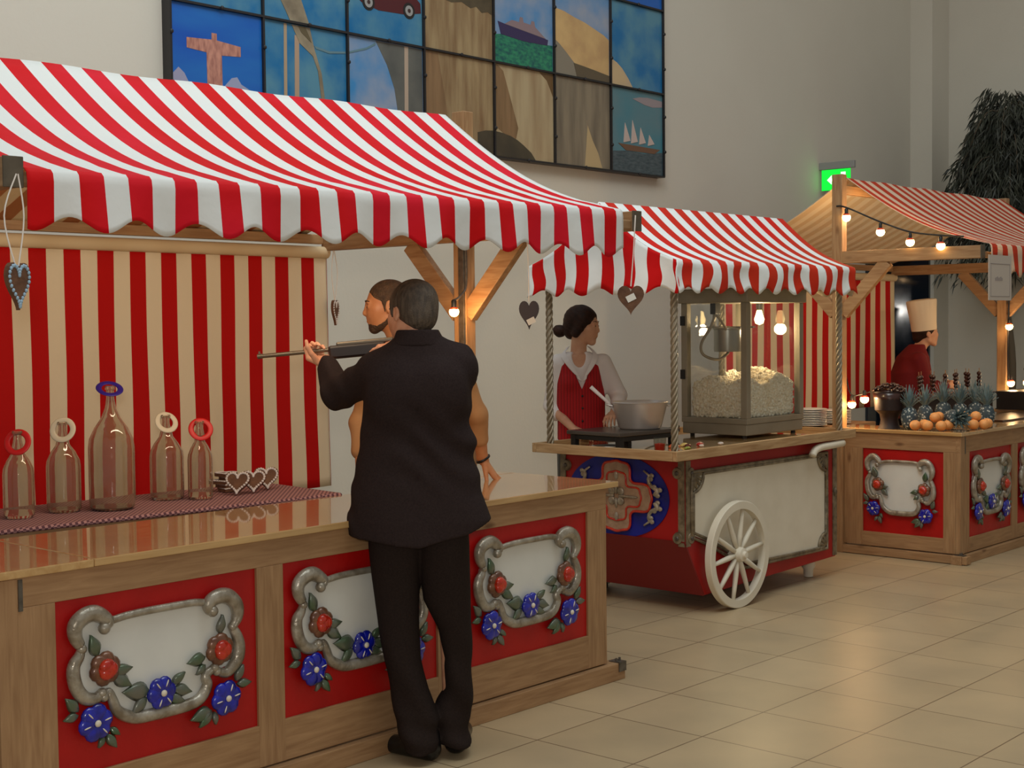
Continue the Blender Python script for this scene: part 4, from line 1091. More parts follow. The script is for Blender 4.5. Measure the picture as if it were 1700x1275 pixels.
def bottle(x, y, R, H, label):
    z0 = .932
    pr_ = [(0, .004), (R * .8, 0), (R * .97, .01), (R, .03), (R, H * .50), (R * .95, H * .57), (R * .72, H * .66), (R * .42, H * .74), (.019 + R * .03, H * .82), (.0155, H * .90), (.0155, H * .965), (.02, H * .97), (.02, H - .004), (.017, H)]
    inn = [(max(r - .003, .001), max(z, .012)) for r, z in reversed(pr_[1:])] + [(0, .014)]
    o = MB().lathe(pr_ + [(.013, H)] + inn[1:], (x, y, z0), 40).build('glass_bottle', M['bottle'], loc=(x, y, z0), smooth='auto')
    return tag(o, label, 'bottle', 'glass ring-toss bottles')
def ring(x, y, z, R, m, tilt, label, dz=0):
    b = MB(); n = 40
    Rm = Matrix.Rotation(dz, 3, 'Z') @ Matrix.Rotation(tilt, 3, 'X')
    pts = [Vector((x, y, z)) + Rm @ Vector((R * math.cos(2 * PI * i / n), R * math.sin(2 * PI * i / n), 0)) for i in range(n)]
    b.tube(pts, .0115, 10, closed=True, nrm=Rm @ Vector((0, 0, 1)), flat=.28)
    return tag(b.build('tossing_ring', m, loc=(x, y, z), smooth=True), label, 'ring', 'tossing rings on the bottles')
ringred = mat('ring_red', (205, 10, 12), .45); ringwhite = mat('ring_white', (214, 202, 176), .5); ringblue = mat('ring_blue', (40, 18, 130), .45)
a_ = -YAW
bottle(2.72, 4.975, .058, .333, 'clear glass bottle with a red ring at the left end of the row')
ring(2.715, 4.965, 1.222, .040, ringred, math.radians(72), 'red ring on the leftmost clear bottle', a_)
bottle(2.925, 5.0, .066, .355, 'clear glass bottle with an upright white ring, left of the tallest bottle')
ring(2.92, 4.99, 1.255, .040, ringwhite, math.radians(70), 'white ring on the bottle just left of the tallest one', a_)
bottle(3.085, 4.91, .090, .492, 'tallest clear glass bottle wearing a blue ring')
ring(3.083, 4.91, 1.412, .042, ringblue, math.radians(32), 'dark blue ring on the tallest bottle', a_ + .5)
bottle(3.41, 5.01, .070, .355, 'clear glass bottle with a tilted white ring, right of the tallest bottle')
ring(3.41, 5.005, 1.255, .038, ringwhite, math.radians(60), 'tilted white ring on the bottle right of the tallest one', a_ + .6)
bottle(3.50, 4.90, .052, .328, 'narrow clear glass bottle with a red ring at the right end of the row')
ring(3.503, 4.895, 1.225, .040, ringred, math.radians(64), 'red ring on the rightmost narrow bottle', a_ + .35)

def heart_poly(w, h, n=36):
    out = []
    for i in range(n):
        t = 2 * PI * i / n
        x = 16 * math.sin(t) ** 3; z = 13 * math.cos(t) - 5 * math.cos(2 * t) - 2 * math.cos(3 * t) - math.cos(4 * t)
        out.append((x / 32 * w, (z + 17) / 29 * h))
    return out
def heart(loc, w, h, rx, rz, label, cat_group, ice=True, th=.014, tagm=None, m=None, icm=None, name='gingerbread_heart'):
    o = empty(name, loc, label, 'gingerbread heart', cat_group, local=True)
    o.rotation_euler = (rx, 0, rz)
    P_ = heart_poly(w, h)
    MB().prism(P_, lambda u, v, w_: (u, w_ - th / 2, v), th).build('biscuit', m or M['gingerbread'], o, bevel=.003, fix=True)
    if ice:
        b = MB(); Q = heart_poly(w * .86, h * .86)
        for i, (u, v) in enumerate(Q):
            if i % 1 == 0: b.ell((u, -th / 2 - .001, v + h * .075), (.0058, .004, .0058), 7, 5)
        b.build('icing_border', icm or M['icing'], o, smooth=True, fix=False)
    if tagm is not None:
        MB().add([(tagm[0] + a * math.cos(.45) - c * math.sin(.45), -th / 2 - .002, tagm[1] + a * math.sin(.45) + c * math.cos(.45)) for a, c in ((-.02, -.014), (.02, -.014), (.02, .014), (-.02, .014))], [(0, 1, 2, 3)]).build('price_label', M['porcelain'], o, fix=False)
    return o
def ribbon(pts, label):
    b = MB()
    for p in pts: b.tube(spline(p, 5), .0022, 6)
    return tag(b.build('hanging_ribbon', M['ribbon'], loc=pts[0][0]), label, 'ribbon', 'ribbons of the hanging hearts')
heart((4.915, 3.705, 1.685), .115, .128, 0, -YAW, 'brown gingerbread heart with a white label, hanging before the cart awning', 'hanging gingerbread hearts', ice=False, tagm=(0, .075))
ribbon([[(4.945, 3.70, 2.12), (4.928, 3.70, 1.95), (4.912, 3.703, 1.81)], [(4.955, 3.705, 2.12), (4.936, 3.705, 1.95), (4.918, 3.705, 1.81)]], 'white ribbon looped over the beam end, holding the labelled brown heart')
heart((2.035, 3.70, 1.705), .10, .135, 0, -YAW + 1.25, 'iced gingerbread heart seen edge-on, hanging at the left beam end', 'hanging gingerbread hearts', icm=M['icing_blue'])
ribbon([[(2.04, 3.70, 2.09), (2.00, 3.70, 1.97), (2.03, 3.70, 1.83)], [(2.045, 3.70, 2.09), (2.06, 3.70, 1.97), (2.04, 3.70, 1.83)]], 'white ribbon holding the iced heart at the left beam end')
heart((4.99, 4.36, 1.625), .095, .135, 0, -YAW - .25, 'dark gingerbread heart hanging between the suited man and the cart', 'hanging gingerbread hearts', m=mat('dark_gingerbread', (58, 52, 58), .7), tagm=(.012, .04), ice=False)
ribbon([[(4.98, 4.36, 2.055), (4.99, 4.36, 1.9), (4.99, 4.36, 1.755)]], 'thin ribbon holding the dark heart near the cart')
heart((4.98, 5.73, 1.655), .085, .135, 0, -YAW + 1.3, 'small gingerbread heart seen edge-on beside the striped curtain', 'hanging gingerbread hearts')
ribbon([[(4.98, 5.73, 2.055), (5.0, 5.73, 1.93), (4.98, 5.73, 1.785)], [(4.975, 5.73, 2.055), (4.96, 5.73, 1.93), (4.978, 5.73, 1.785)]], 'looped ribbon holding the small heart beside the curtain')
for k in range(5):
    heart((3.685 + .004 * (k % 2), 5.03 - .05, .941 + .0165 * k), .10, .10, -PI / 2, .2 * (k % 3) - .9, 'gingerbread heart in the flat stack right of the bottles, ' + ('lowest', 'second from the bottom', 'middle one', 'second from the top', 'topmost')[k], 'stacked gingerbread hearts', th=.014)
heart((3.655, 4.86, .934), .11, .105, -.42, -.85, 'iced gingerbread heart leaning forward, nearest to the flat stack', 'leaning gingerbread hearts')
heart((3.745, 4.86, .934), .11, .105, -.50, -.65, 'middle one of the three leaning iced gingerbread hearts', 'leaning gingerbread hearts')
heart((3.86, 4.91, .934), .11, .105, -.45, -.5, 'iced gingerbread heart leaning at the right end of the runner', 'leaning gingerbread hearts')
heart((3.83, 5.05, .941), .11, .11, -PI / 2, .3, 'iced gingerbread heart lying flat behind the leaning hearts', 'leaning gingerbread hearts')

# ================================================================== THINGS ON THE CART
hp = empty('hotplate', (6.62, 5.05, .926), 'low dark metal hotplate table on the cart under the aluminium pot', 'hotplate', local=True, rz=math.radians(-4))
MB().box(-.27, .27, -.21, .21, .075, .098).build('plate_top', M['dark_metal'], hp, bevel=.004)
MB().box(-.25, .25, -.19, .19, .045, .0745).build('burner_box', M['black'], hp, bevel=.004)
for u in (-.235, .235):
    for v in (-.175, .175): MB().box(u - .018, u + .018, v - .018, v + .018, 0, .0745).build('leg', M['black'], hp, bevel=.003)
po = empty('cooking_pot', (6.70, 4.99, 1.026), 'wide aluminium cooking pot with two handles on the hotplate', 'pot', local=True)
MB().lathe([(0, 0), (.118, 0), (.128, .01), (.165, .150), (.170, .156), (.166, .160), (.160, .152), (.123, .012), (0, .008)], (0, 0, 0), 48).build('bowl', M['alu'], po, smooth='auto')
for sg in (-1, 1):
    MB().tube(spline([(sg * .160 * RT.x - .03 * FW.x, sg * .160 * RT.y - .03 * FW.y, .135), (sg * .195 * RT.x - .02 * FW.x, sg * .195 * RT.y - .02 * FW.y, .142), (sg * .195 * RT.x + .02 * FW.x, sg * .195 * RT.y + .02 * FW.y, .142), (sg * .160 * RT.x + .03 * FW.x, sg * .160 * RT.y + .03 * FW.y, .135)], 5), .006, 8).build('handle', M['alu'], po, smooth=True)
sp = empty('stirring_spoon', (6.62, 5.06, 1.05), 'pale stirring spoon leaning on the left rim of the pot', 'spoon')
MB().tube([(6.64, 5.05, 1.06), (6.565, 5.135, 1.19), (6.50, 5.20, 1.275)], [.009, .010, .012], 10).build('handle', M['white_shirt'], sp, smooth=True)
MB().ell((6.66, 5.03, 1.055), (.02, .02, .012), 10, 6).build('scoop', M['white_shirt'], sp, smooth=True)
tb = empty('drinking_glass', (6.36, 4.60, .926), 'small tumbler with red sweets standing in the cart corner', 'glass', 'tumblers on the cart')
MB().lathe([(0, 0), (.03, 0), (.036, .085), (.034, .085), (.028, .004), (0, .004)], (6.36, 4.60, .926), 24).build('tumbler', M['wine'], tb, smooth='auto')
MB().lathe([(0, .006), (.026, .006), (.030, .05), (0, .055)], (6.36, 4.60, .926), 16).build('red_filling', M['red_glass'], tb, smooth='auto')
cl = [((214, 96, 52), 'orange'), ((190, 40, 30), 'red'), ((230, 200, 120), 'yellow'), ((226, 214, 206), 'white'), ((96, 30, 22), 'brown'), ((214, 150, 140), 'pink'), ((150, 160, 70), 'green')]
spots = [(6.60, 4.66, 0, .022), (6.66, 4.72, 0, .020), (6.72, 4.66, 4, .018), (6.77, 4.72, 2, .018), (6.84, 4.66, 1, .017), (6.90, 4.70, 5, .016), (6.97, 4.60, 3, .016), (6.63, 4.60, 6, .014), (6.80, 4.62, 3, .013)]
where = ['largest, nearest to the twisted pole', 'just behind the largest one', 'dark piece in the middle', 'behind the middle pieces', 'right of the middle', 'close to the popcorn machine', 'alone near the front rim', 'small, at the left near the rim', 'small, right by the front rim']
for k, (x, y, ci, r) in enumerate(spots):
    c_, n_ = cl[ci]
    b = MB().ell((x, y, .926 + r * .6), (r * 1.4, r, r * .6), 12, 8)
    if k % 2: b.ell((x + r * 1.5, y, .926 + r * .4), (r * .5, r * .7, r * .4), 8, 6).ell((x - r * 1.5, y, .926 + r * .4), (r * .5, r * .7, r * .4), 8, 6)
    tag(b.build('wrapped_sweet', mat('sweet_' + n_, c_, .35), loc=(x, y, .926), smooth=True), n_ + ' wrapped sweet on the cart tray, ' + where[k], 'sweet', 'sweets on the cart tray')
pw = MB().lathe([(0, 0), (.05, 0), (.09, .012), (.088, .015), (.05, .004), (0, .004)], (6.42, 5.02, .927), 28)
tag(pw.build('paper_plate', M['porcelain'], loc=(6.42, 5.02, .927), smooth='auto'), 'white paper plate lying under the hotplate edge', 'plate')
cd = MB().tube(spline([(6.95, 5.15, 1.0), (7.05, 5.20, .985), (7.2, 5.22, .975), (7.38, 5.20, .985)], 6), .006, 8)
cd.ell((7.385, 5.20, .985), (.012, .014, .014), 8, 6)
tag(cd.build('power_cord', M['black'], loc=(7.1, 5.2, .98), smooth=True), 'black power cord from the hotplate to the popcorn machine', 'cord')

# ================================================================== GOODS ON THE FAR STALL
def stack(x, y, z, n, who):
    for k in range(n):
        b = MB().lathe([(0, 0), (.06, 0), (.115, .014), (.113, .018), (.06, .006), (0, .006)], (x, y, z + .0125 * k), 32)
        pos = 'lowest plate' if k == 0 else 'top plate' if k == n - 1 else 'plate %s' % (['', 'second', 'third', 'fourth', 'fifth', 'sixth', 'seventh', 'eighth', 'ninth', 'tenth'][k] + ' from the bottom')
        tag(b.build('white_plate', M['porcelain'], loc=(x, y, z + .0125 * k), smooth='auto'), pos + ' of the ' + who, 'plate', 'white plates behind the cart')
st2 = empty('side_table', (9.4, 5.28, 0), 'small wooden side table behind the cart carrying stacks of white plates', 'table')
MB().box(8.90, 9.75, 5.04, 5.62, .855, .885).build('table_top', M['wood_x'], st2, bevel=.003)
for u in (9.08, 9.70):
    for v in (5.09, 5.57): MB().box(u - .025, u + .025, v - .025, v + .025, 0, .855).build('leg', M['wood_z'], st2)
stack(9.03, 5.18, .886, 10, 'tall plate stack beside the popcorn machine')
stack(9.35, 5.16, .886, 8, 'shorter plate stack near the far stall post')

def vessel(x, y):
    v = empty('chocolate_vessel', (x, y, .892), 'dark brown footed vessel heaped with chocolate pieces on the far counter corner', 'vessel')
    MB().lathe([(0, 0), (.080, 0), (.068, .02), (.060, .06), (.068, .10), (.100, .13), (.112, .26), (.107, .26), (.095, .14), (0, .13)], (x, y, .892), 36).build('footed_bowl', M['pot_brown'], v, smooth='auto')
    b = MB(); rg = random.Random(5)
    for k in range(70):
        a = rg.random() * 2 * PI; r = .115 * math.sqrt(rg.random()); z = 1.15 + .055 * (1 - (r / .12) ** 2) * 1
        b.ell((x + r * math.cos(a), y + r * math.sin(a), z), (rg.uniform(.012, .022), rg.uniform(.008, .016), rg.uniform(.006, .012)), 7, 5, Matrix.Rotation(rg.random() * 3, 3, 'X'))
    b.lathe([(0, 1.04), (.10, 1.06), (.115, 1.14), (0, 1.19)], (x, y, 0), 24)
    tag(b.build('chocolate_heap', M['choc'], v, smooth=True, fix=False), kind='stuff')
vessel(9.10, 4.60)
bkz = .892
def pineapple(label):
    p = empty('pineapple', (0, 0, 0), label, 'pineapple', 'pineapples on the far counter', local=True)
    MB().lathe([(0, .0), (.035, .002), (.052, .03), (.060, .07), (.058, .11), (.046, .145), (.022, .162), (0, .165)], (0, 0, 0), 24).build('fruit', M['pine_skin'], p, smooth=True)
    b = MB(); rg = random.Random(9)
    for lay in range(6):
        n = 9 - lay
        for k in range(n):
            a = 2 * PI * k / n + lay * .7; L = .070 + .018 * lay; out = .070 - .013 * lay; r0 = .016
            d = Vector((math.cos(a), math.sin(a), 0)); s_ = Vector((-math.sin(a), math.cos(a), 0)); base = Vector((0, 0, .155 + .006 * lay)); vs = []
            for i in range(5):
                t = i / 4; c = base + d * (r0 + out * t ** 1.5) + Vector((0, 0, L * (t - .12 * t * t))); wv = .013 * (1 - t) ** .6 * (.8 if i == 0 else 1) + .0008
                vs += [c - s_ * wv, c + d * .003 - Vector((0, 0, .003)), c + s_ * wv, c + d * .0015 + Vector((0, 0, .0012))]
            fs = []
            for i in range(4):
                for j in range(4): fs.append((i * 4 + j, i * 4 + (j + 1) % 4, (i + 1) * 4 + (j + 1) % 4, (i + 1) * 4 + j))
            fs += [(3, 2, 1, 0), (16, 17, 18, 19)]
            b.add(vs, fs)
    b.build('leaf_crown', M['pine_leaf'], p, smooth=False, fix=False)
    return p
pa = pineapple('grey-green pineapple with tall leafy crown, nearest the brown vessel')
pl = ['grey-green pineapple with tall leafy crown, nearest the brown vessel', 'second upright pineapple from the brown vessel, behind the oranges', 'third upright pineapple from the brown vessel', 'fourth upright pineapple from the vessel, behind the lying one', 'upright pineapple, second from the right end of the row', 'upright pineapple at the right end of the row']
for k, ((x, y), s_, rz) in enumerate(zip(((9.10, 4.45), (9.45, 4.50), (9.66, 4.46), (9.72, 4.36), (9.80, 4.28), (9.62, 4.12)), (.95, .92, 1.0, .95, .98, .95), (0, 1, 2, .5, 1.7, 2.6))):
    o = pa if k == 0 else copy_tree(pa)
    o.location = (x, y, bkz); o.rotation_euler = (0, 0, rz); o.scale = (s_, s_, s_); o['label'] = pl[k]
o = copy_tree(pa); o.location = (9.27, 4.24, bkz + .078); o.rotation_euler = (math.radians(86), 0, -YAW + .1); o['label'] = 'pineapple lying among the oranges with its leafy crown towards the room'
def orange(x, y, z, label, first=[None]):
    if first[0] is None:
        e = MB().ell((0, 0, 0), (.0375, .0375, .035), 22, 14).build('orange', M['orange'], smooth=True)
        first[0] = e; o = e
    else:
        o = first[0].copy(); COL.objects.link(o)
    o.location = (x, y, z); tag(o, label, 'orange', 'oranges on the far counter')
oz = bkz + .035
O = [(9.035, 4.375, 0, 'leftmost orange on the counter, beside the first pineapple'), (9.045, 4.29, 0, 'second orange from the left in the front row'), (9.14, 4.36, 0, 'orange behind the two leftmost ones'),
     (9.065, 4.20, 0, 'third orange in the front row, under the left raised one'), (9.12, 4.27, .052, 'raised orange on the left side of the heap'), (9.17, 4.20, 0, 'orange tucked left of the lying pineapple'), (9.22, 4.29, .05, 'raised orange behind the lying pineapple, left'),
     (9.36, 4.17, .05, 'raised orange behind the lying pineapple, right'), (9.30, 4.075, 0, 'orange just right of the lying pineapple crown'), (9.36, 4.085, .053, 'raised orange on the right side of the heap'), (9.37, 4.03, 0, 'second orange from the right end'), (9.47, 4.05, 0, 'rightmost orange on the counter')]
for x, y, dz, lb_ in O: orange(x, y, oz + dz, lb_)
rk = empty('skewer_rack', (10.6, 4.88, .892), 'dark rack behind the pineapples holding chocolate fruit skewers', 'rack')
MB().box(9.95, 11.1, 4.70, 4.95, .893, 1.05).build('rack_box', M['pot_brown'], rk, bevel=.006)
MB().box(9.90, 11.15, 4.68, 4.97, 1.051, 1.066).build('rack_lid', M['choc'], rk, bevel=.004)
def skewer():
    s_ = empty('fruit_skewer', (0, 0, 0), 'x', 'skewer', 'chocolate fruit skewers', local=True)
    MB().tube([(0, 0, 0), (0, 0, .19)], .003, 6).build('stick', M['wood_z'], s_)
    b = MB()
    for k in range(4): b.ell((.003 * (-1) ** k, 0, .055 + .03 * k), (.018, .018, .017), 10, 7)
    b.build('chocolate_fruit', M['choc'], s_, smooth=True)
    return s_
sk = skewer()
nth = ['first', 'second', 'third', 'fourth', 'fifth', 'sixth', 'seventh', 'eighth', 'ninth', 'tenth', 'eleventh']
for k in range(11):
    o = sk if k == 0 else copy_tree(sk)
    o.location = (10.0 + .105 * k, 4.80 + .05 * (k % 2), 1.066); o.rotation_euler = (.05 * ((k * 7) % 3 - 1), .06 * ((k * 5) % 3 - 1), 0)
    o['label'] = nth[k] + ' chocolate fruit skewer standing in the dark rack, counted from the left'
rk2 = empty('black_shelf_rack', (11.95, 4.6, .892), 'small black two-level rack at the right end of the far counter', 'rack')
MB().box(11.50, 12.06, 4.45, 4.85, .893, .90).box(11.50, 12.06, 4.45, 4.85, 1.03, 1.045).box(11.50, 11.52, 4.46, 4.84, .90, 1.03).box(12.04, 12.06, 4.46, 4.84, .90, 1.03).build('rack_frame', M['black'], rk2)
for k in range(3):
    o = copy_tree(sk); o.location = (11.72 + .12 * k, 4.66, 1.046); o.scale = (1.25,) * 3; o['label'] = ('left', 'middle', 'right')[k] + ' chocolate skewer standing on the small black rack'
for k in range(2):
    b = MB().lathe([(0, 0), (.02, 0), (.032, .06), (.029, .06), (.018, .004), (0, .004)], (11.62 + .14 * k, 4.55, .901), 18)
    tag(b.build('white_cup', M['porcelain'], loc=(11.62 + .14 * k, 4.55, .901), smooth='auto'), ('left', 'right')[k] + ' white cup inside the small black rack', 'cup', 'white cups')
dz_ = MB().box(10.1, 11.2, 4.20, 4.52, .893, .905)
tag(dz_.build('serving_tray', M['choc'], loc=(10.6, 4.36, .893), bevel=.003), 'dark flat serving tray in front of the skewer rack', 'tray')

# paper notice hanging from the far valance
pn_ = empty('paper_notice', (9.17, 3.83, 1.78), 'white paper notice hanging at the corner of the far striped roof', 'notice')
MB().box(8.99, 9.36, 3.838, 3.842, 1.775, 2.075).build('sheet', M['paper'], pn_)
b = MB().box(9.02, 9.33, 3.8365, 3.838, 2.015, 2.019).box(9.02, 9.33, 3.8365, 3.838, 1.80, 1.803).box(9.02, 9.024, 3.8365, 3.838, 1.80, 2.019).box(9.326, 9.33, 3.8365, 3.838, 1.80, 2.019)
for k in range(7): b.box(9.09 + .018 * k, 9.10 + .018 * k, 3.8365, 3.838, 1.905, 1.925 + .004 * (k % 3))
b.build('faded_print', M['paper_ink'], pn_)

# ================================================================== STRING LIGHTS
def bulb_at(root, p, r=.026, up=True, power=1.2):
    x, y, z = p
    s_ = MB().lathe([(.013, 0), (.013, .032), (.008, .038)], (x, y, z + r * .85), 14).build('socket', M['black'], root, smooth='auto')
    MB().lathe([(0, -r), (r * .5, -r * .87), (r * .87, -r * .5), (r, 0), (r * .87, r * .5), (r * .55, r * .85)], (x, y, z), 18).build('bulb', M['bulb'], s_, smooth=True)
    MB().lathe([(r * .9, r * .46), (r * .6, r * .88)], (x, y, z + .001), 18).build('bulb_collar', M['bulb_red'], s_, smooth=True)
    if power:
        l = bpy.data.lights.new('bulb_light', 'POINT'); l.energy = power; l.color = (1.0, .62, .30); l.shadow_soft_size = .03
        o = bpy.data.objects.new('bulb_light', l); COL.objects.link(o); o.location = (x + (.22 if root is slt else -.05 * FW.x), y - .05 * FW.y, z - .01)
slt = empty('string_light', (9.01, 4.9, 2.45), 'string of four glowing bulbs sagging under the far roof', 'string light')
cable = [(8.97, 4.94, 2.46), (8.965, 4.86, 2.445), (8.965, 4.6, 2.33), (8.965, 4.38, 2.25), (8.965, 4.16, 2.215), (8.965, 4.0, 2.20)]
MB().tube(spline(cable, 6), .006, 8).build('cable', M['black'], slt)
for p in ((8.965, 4.86, 2.375), (8.965, 4.6, 2.26), (8.965, 4.38, 2.18), (8.965, 4.16, 2.145)): bulb_at(slt, p, .030, power=3.5)
s2_ = empty('string_light', (11.82, 4.88, 1.6), 'dark cable with glowing bulbs down the right post of the far stall', 'string light')
MB().tube(spline([(11.82, 4.86, 2.05), (11.82, 4.87, 1.7), (11.81, 4.87, 1.4), (11.82, 4.87, 1.12)], 6), .008, 8).build('cable', M['black'], s2_)
for p in ((11.81, 4.86, 1.585), (11.80, 4.84, 1.10), (11.95, 4.76, 1.10)): bulb_at(s2_, p, .032, power=3.5)
s3_ = empty('string_light', (9.06, 4.82, 1.05), 'pair of glowing bulbs low by the left post of the far stall', 'string light')
MB().tube(spline([(9.047, 4.915, 1.3), (9.06, 4.88, 1.13), (9.06, 4.79, 1.13), (9.05, 4.72, 1.15)], 6), .005, 8).build('cable', M['black'], s3_)
for p in ((9.05, 4.865, 1.055), (9.03, 4.755, 1.095)): bulb_at(s3_, p, .030, power=2.5)
s4_ = empty('string_light', (4.93, 4.70, 1.7), 'single glowing bulb on a cable beside the near stall post', 'string light')
MB().tube(spline([(4.94, 4.722, 2.05), (4.93, 4.71, 1.85), (4.86, 4.68, 1.79), (4.792, 4.66, 1.765)], 6), .006, 8).build('cable', M['bracket'], s4_)
bulb_at(s4_, (4.792, 4.66, 1.712), .024, power=2.0)
l = bpy.data.lights.new('bulb_glow_on_braces', 'POINT'); l.energy = 2.0; l.color = (1.0, .52, .2); l.shadow_soft_size = .03
o = bpy.data.objects.new('bulb_light', l); COL.objects.link(o); o.location = (4.86, 4.66, 1.70)

# ================================================================== INDOOR TREE
tr = empty('indoor_fig_tree', (14.02, 5.72, 0), 'tall dark weeping fig tree in a planter behind the far stall', 'tree')
MB().lathe([(0, 0), (.24, 0), (.30, .5), (.27, .5), (.25, .45), (0, .45)], (13.98, 5.75, 0), 32).build('planter', M['planter'], tr, smooth='auto')
tk = MB().tube(spline([(13.98, 5.75, .4), (14.01, 5.73, 1.2), (13.95, 5.78, 2.0), (13.99, 5.75, 2.8), (13.98, 5.74, 3.6)], 5), [.045 - .0016 * i for i in range(21)], 10)
rg = random.Random(11); lf = MB()
for k in range(330):
    a = rg.random() * 2 * PI; z0 = rg.uniform(2.3, 3.75); reach = rg.uniform(.22, .70 if z0 < 3.3 else .60) * (1 - .45 * max(0, (z0 - 3.1)) / .9)
    d = Vector((math.cos(a), math.sin(a), 0)); p0 = Vector((13.98, 5.75, z0)) + d * .03; up = rg.uniform(.12, .42)
    pts = [p0 + d * (reach * t) + Vector((0, 0, up * math.sin(PI * min(1, t * .8)) - .38 * t * t)) for t in np.linspace(0, 1, 8)]
    if k % 3 == 0: tk.tube(pts, [.008 - .0009 * i for i in range(8)], 5)
    for i in range(2, 8):
        for q in range(5):
            c = pts[i] + Vector((rg.uniform(-.05, .05), rg.uniform(-.05, .05), rg.uniform(-.05, .03)))
            L = rg.uniform(.09, .17); wv = rg.uniform(.008, .014)
            b2 = a + rg.uniform(-1.3, 1.3); dd = (Vector((math.cos(b2), math.sin(b2), 0)) * rg.uniform(.3, .9) + Vector((0, 0, -rg.uniform(.3, 1.0)))).normalized()
            s_ = dd.cross(Vector((rg.uniform(-1, 1), rg.uniform(-1, 1), .6))).normalized()
            m1 = c + dd * L * .4; n1 = dd.cross(s_) * .004
            e = c + dd * L + Vector((0, 0, -L * .25))
            lf.add([c, m1 + s_ * wv + n1, e, m1 - s_ * wv + n1, m1 - n1], [(0, 1, 4), (0, 4, 3), (1, 2, 4), (4, 2, 3)])
tk.build('trunk', M['bark'], tr, smooth=True, fix=False)
lf.build('foliage', M['plantleaf'], tr, fix=False)
# ================================================================== PEOPLE
V = Vector
def place(px, D):
    r = (px - 850) / 2331.8 * D
    return FW * D + RT * r

def head_ops(S, Mh, female=False, sc=1.0):
    S.frame(Mh @ Matrix.Scale(sc, 4)) if sc == 1.0 else S.frame(Mh)
    jw = .9 if female else 1.0
    S.ell((0, -.012, .032), (.076, .097, .090))
    S.ell((0, .022, -.025), (.062 * jw, .068, .078), k=.03)
    S.cap((0, .068, -.090), (0, .060, -.075), .020 * jw, .03 * jw, k=.02)
    for s in (-1, 1):
        S.cap((s * .052 * jw, -.002, -.055), (s * .012, .062, -.096), .017, .016, k=.02)
        S.cap((s * .046, .052, -.010), (s * .030, .070, -.028), .018, .015, k=.02)
    S.ell((0, .045, -.02), (.058 * jw, .050, .075), k=.02)
    S.cap((-.032, .083, .026), (.032, .083, .026), .009, k=.016)
    for s in (-1, 1): S.ell((s * .031, .098, .008), (.019, .016, .013), k=.010, op='s')
    S.cap((0, .088, .014), (0, .1005 if female else .103, -.017), .007, .0095, k=.012)
    S.ell((0, .098, -.024), (.014, .013, .009), k=.008)
    for s in (-1, 1): S.ell((s * .010, .094, -.026), (.007, .009, .007), k=.005)
    for s in (-1, 1): S.ell((s * .031, .080, .006), (.0135, .0135, .0135), k=.002)
    S.ell((0, .089, -.050), (.023, .010, .0055), k=.004)
    S.ell((0, .088, -.059), (.019, .011, .0065), k=.004)
    S.ell((0, .099, -.0545), (.022, .008, .0018), k=.002, op='s')
    for s in (-1, 1):
        S.ell((s * .077, -.008, -.004), (.008, .019, .032), k=.006)
        S.ell((s * .085, -.004, 0), (.006, .009, .018), k=.004, op='s')
    S.frame(None)

def head_extras(root, Mh, eyem, brows=M['hair_brown'], bs=1.0):
    for s in (-1, 1):
        b = MB(); R = Mh.to_3x3()
        b.ell(Mh @ V((s * .031, .0915, .0065)), (.0055, .0035, .0055), 10, 6, R)
        b.build('eye', eyem, root, smooth=True, fix=False)
        b = MB().tube([Mh @ V((s * .014, .0935, .031)), Mh @ V((s * .030, .0925, .036)), Mh @ V((s * .045, .081, .032))], [.0025 * bs, .0034 * bs, .002 * bs], 8)
        b.build('eyebrow', brows, root, smooth=True, fix=False)

def hand(S, wrist, d, n, t, sc=1.0, curl=.5, spread=.12, thumb=(.6, .5), tcurl=.4):
    """d: pointing direction, n: the side the palm faces, t: thumb side"""
    w = V(wrist); d = V(d).normalized(); n = V(n); n = (n - d * n.dot(d)).normalized(); t = d.cross(n) * (1 if d.cross(n).dot(V(t)) > 0 else -1)
    kn = []
    for i, u in enumerate((.030, .010, -.010, -.029)):
        L = (.088, .092, .087, .078)[i] * sc
        k = w + d * L + t * u * sc; kn.append(k)
        S.cap(w + d * .012 * sc + t * u * .55 * sc, k, .0145 * sc, .0115 * sc, k=.010)
    for i, k in enumerate(kn):
        seg = ((.042, .026, .021), (.046, .029, .022), (.043, .027, .021), (.033, .021, .019))[i]
        c = curl[i] if isinstance(curl, (list, tuple)) else curl
        ang = 0; p = k; u = (1.5 - i) * spread
        for j, L in enumerate(seg):
            ang += c * (1.0, 1.15, .8)[j]
            q = p + (d * math.cos(ang) + n * math.sin(ang) + t * u * math.cos(ang) * .6).normalized() * L * sc
            S.cap(p, q, (.0095, .0085, .0078)[j] * sc, (.0085, .0078, .0068)[j] * sc, k=.004)
            p = q
    b0 = w + d * .022 * sc + t * .024 * sc + n * .006 * sc
    b1 = b0 + (d * thumb[0] + t * thumb[1] + n * .35).normalized() * .042 * sc
    b2 = b1 + (d * (thumb[0] + tcurl * .3) + t * (thumb[1] - tcurl) + n * (.3 + tcurl * .4)).normalized() * .032 * sc
    b3 = b2 + (d * (thumb[0] + tcurl * .5) + t * (thumb[1] - 2 * tcurl) + n * (.3 + tcurl * .6)).normalized() * .024 * sc
    S.cap(b0, b1, .0155 * sc, .011 * sc, k=.010); S.cap(b1, b2, .0105 * sc, .0095 * sc, k=.004); S.cap(b2, b3, .0095 * sc, .0075 * sc, k=.004)

def hm(c, rz, tilt=0.0, roll=0.0):
    return Matrix.Translation(V(c)) @ Matrix.Rotation(rz, 4, 'Z') @ Matrix.Rotation(roll, 4, 'Y') @ Matrix.Rotation(tilt, 4, 'X')

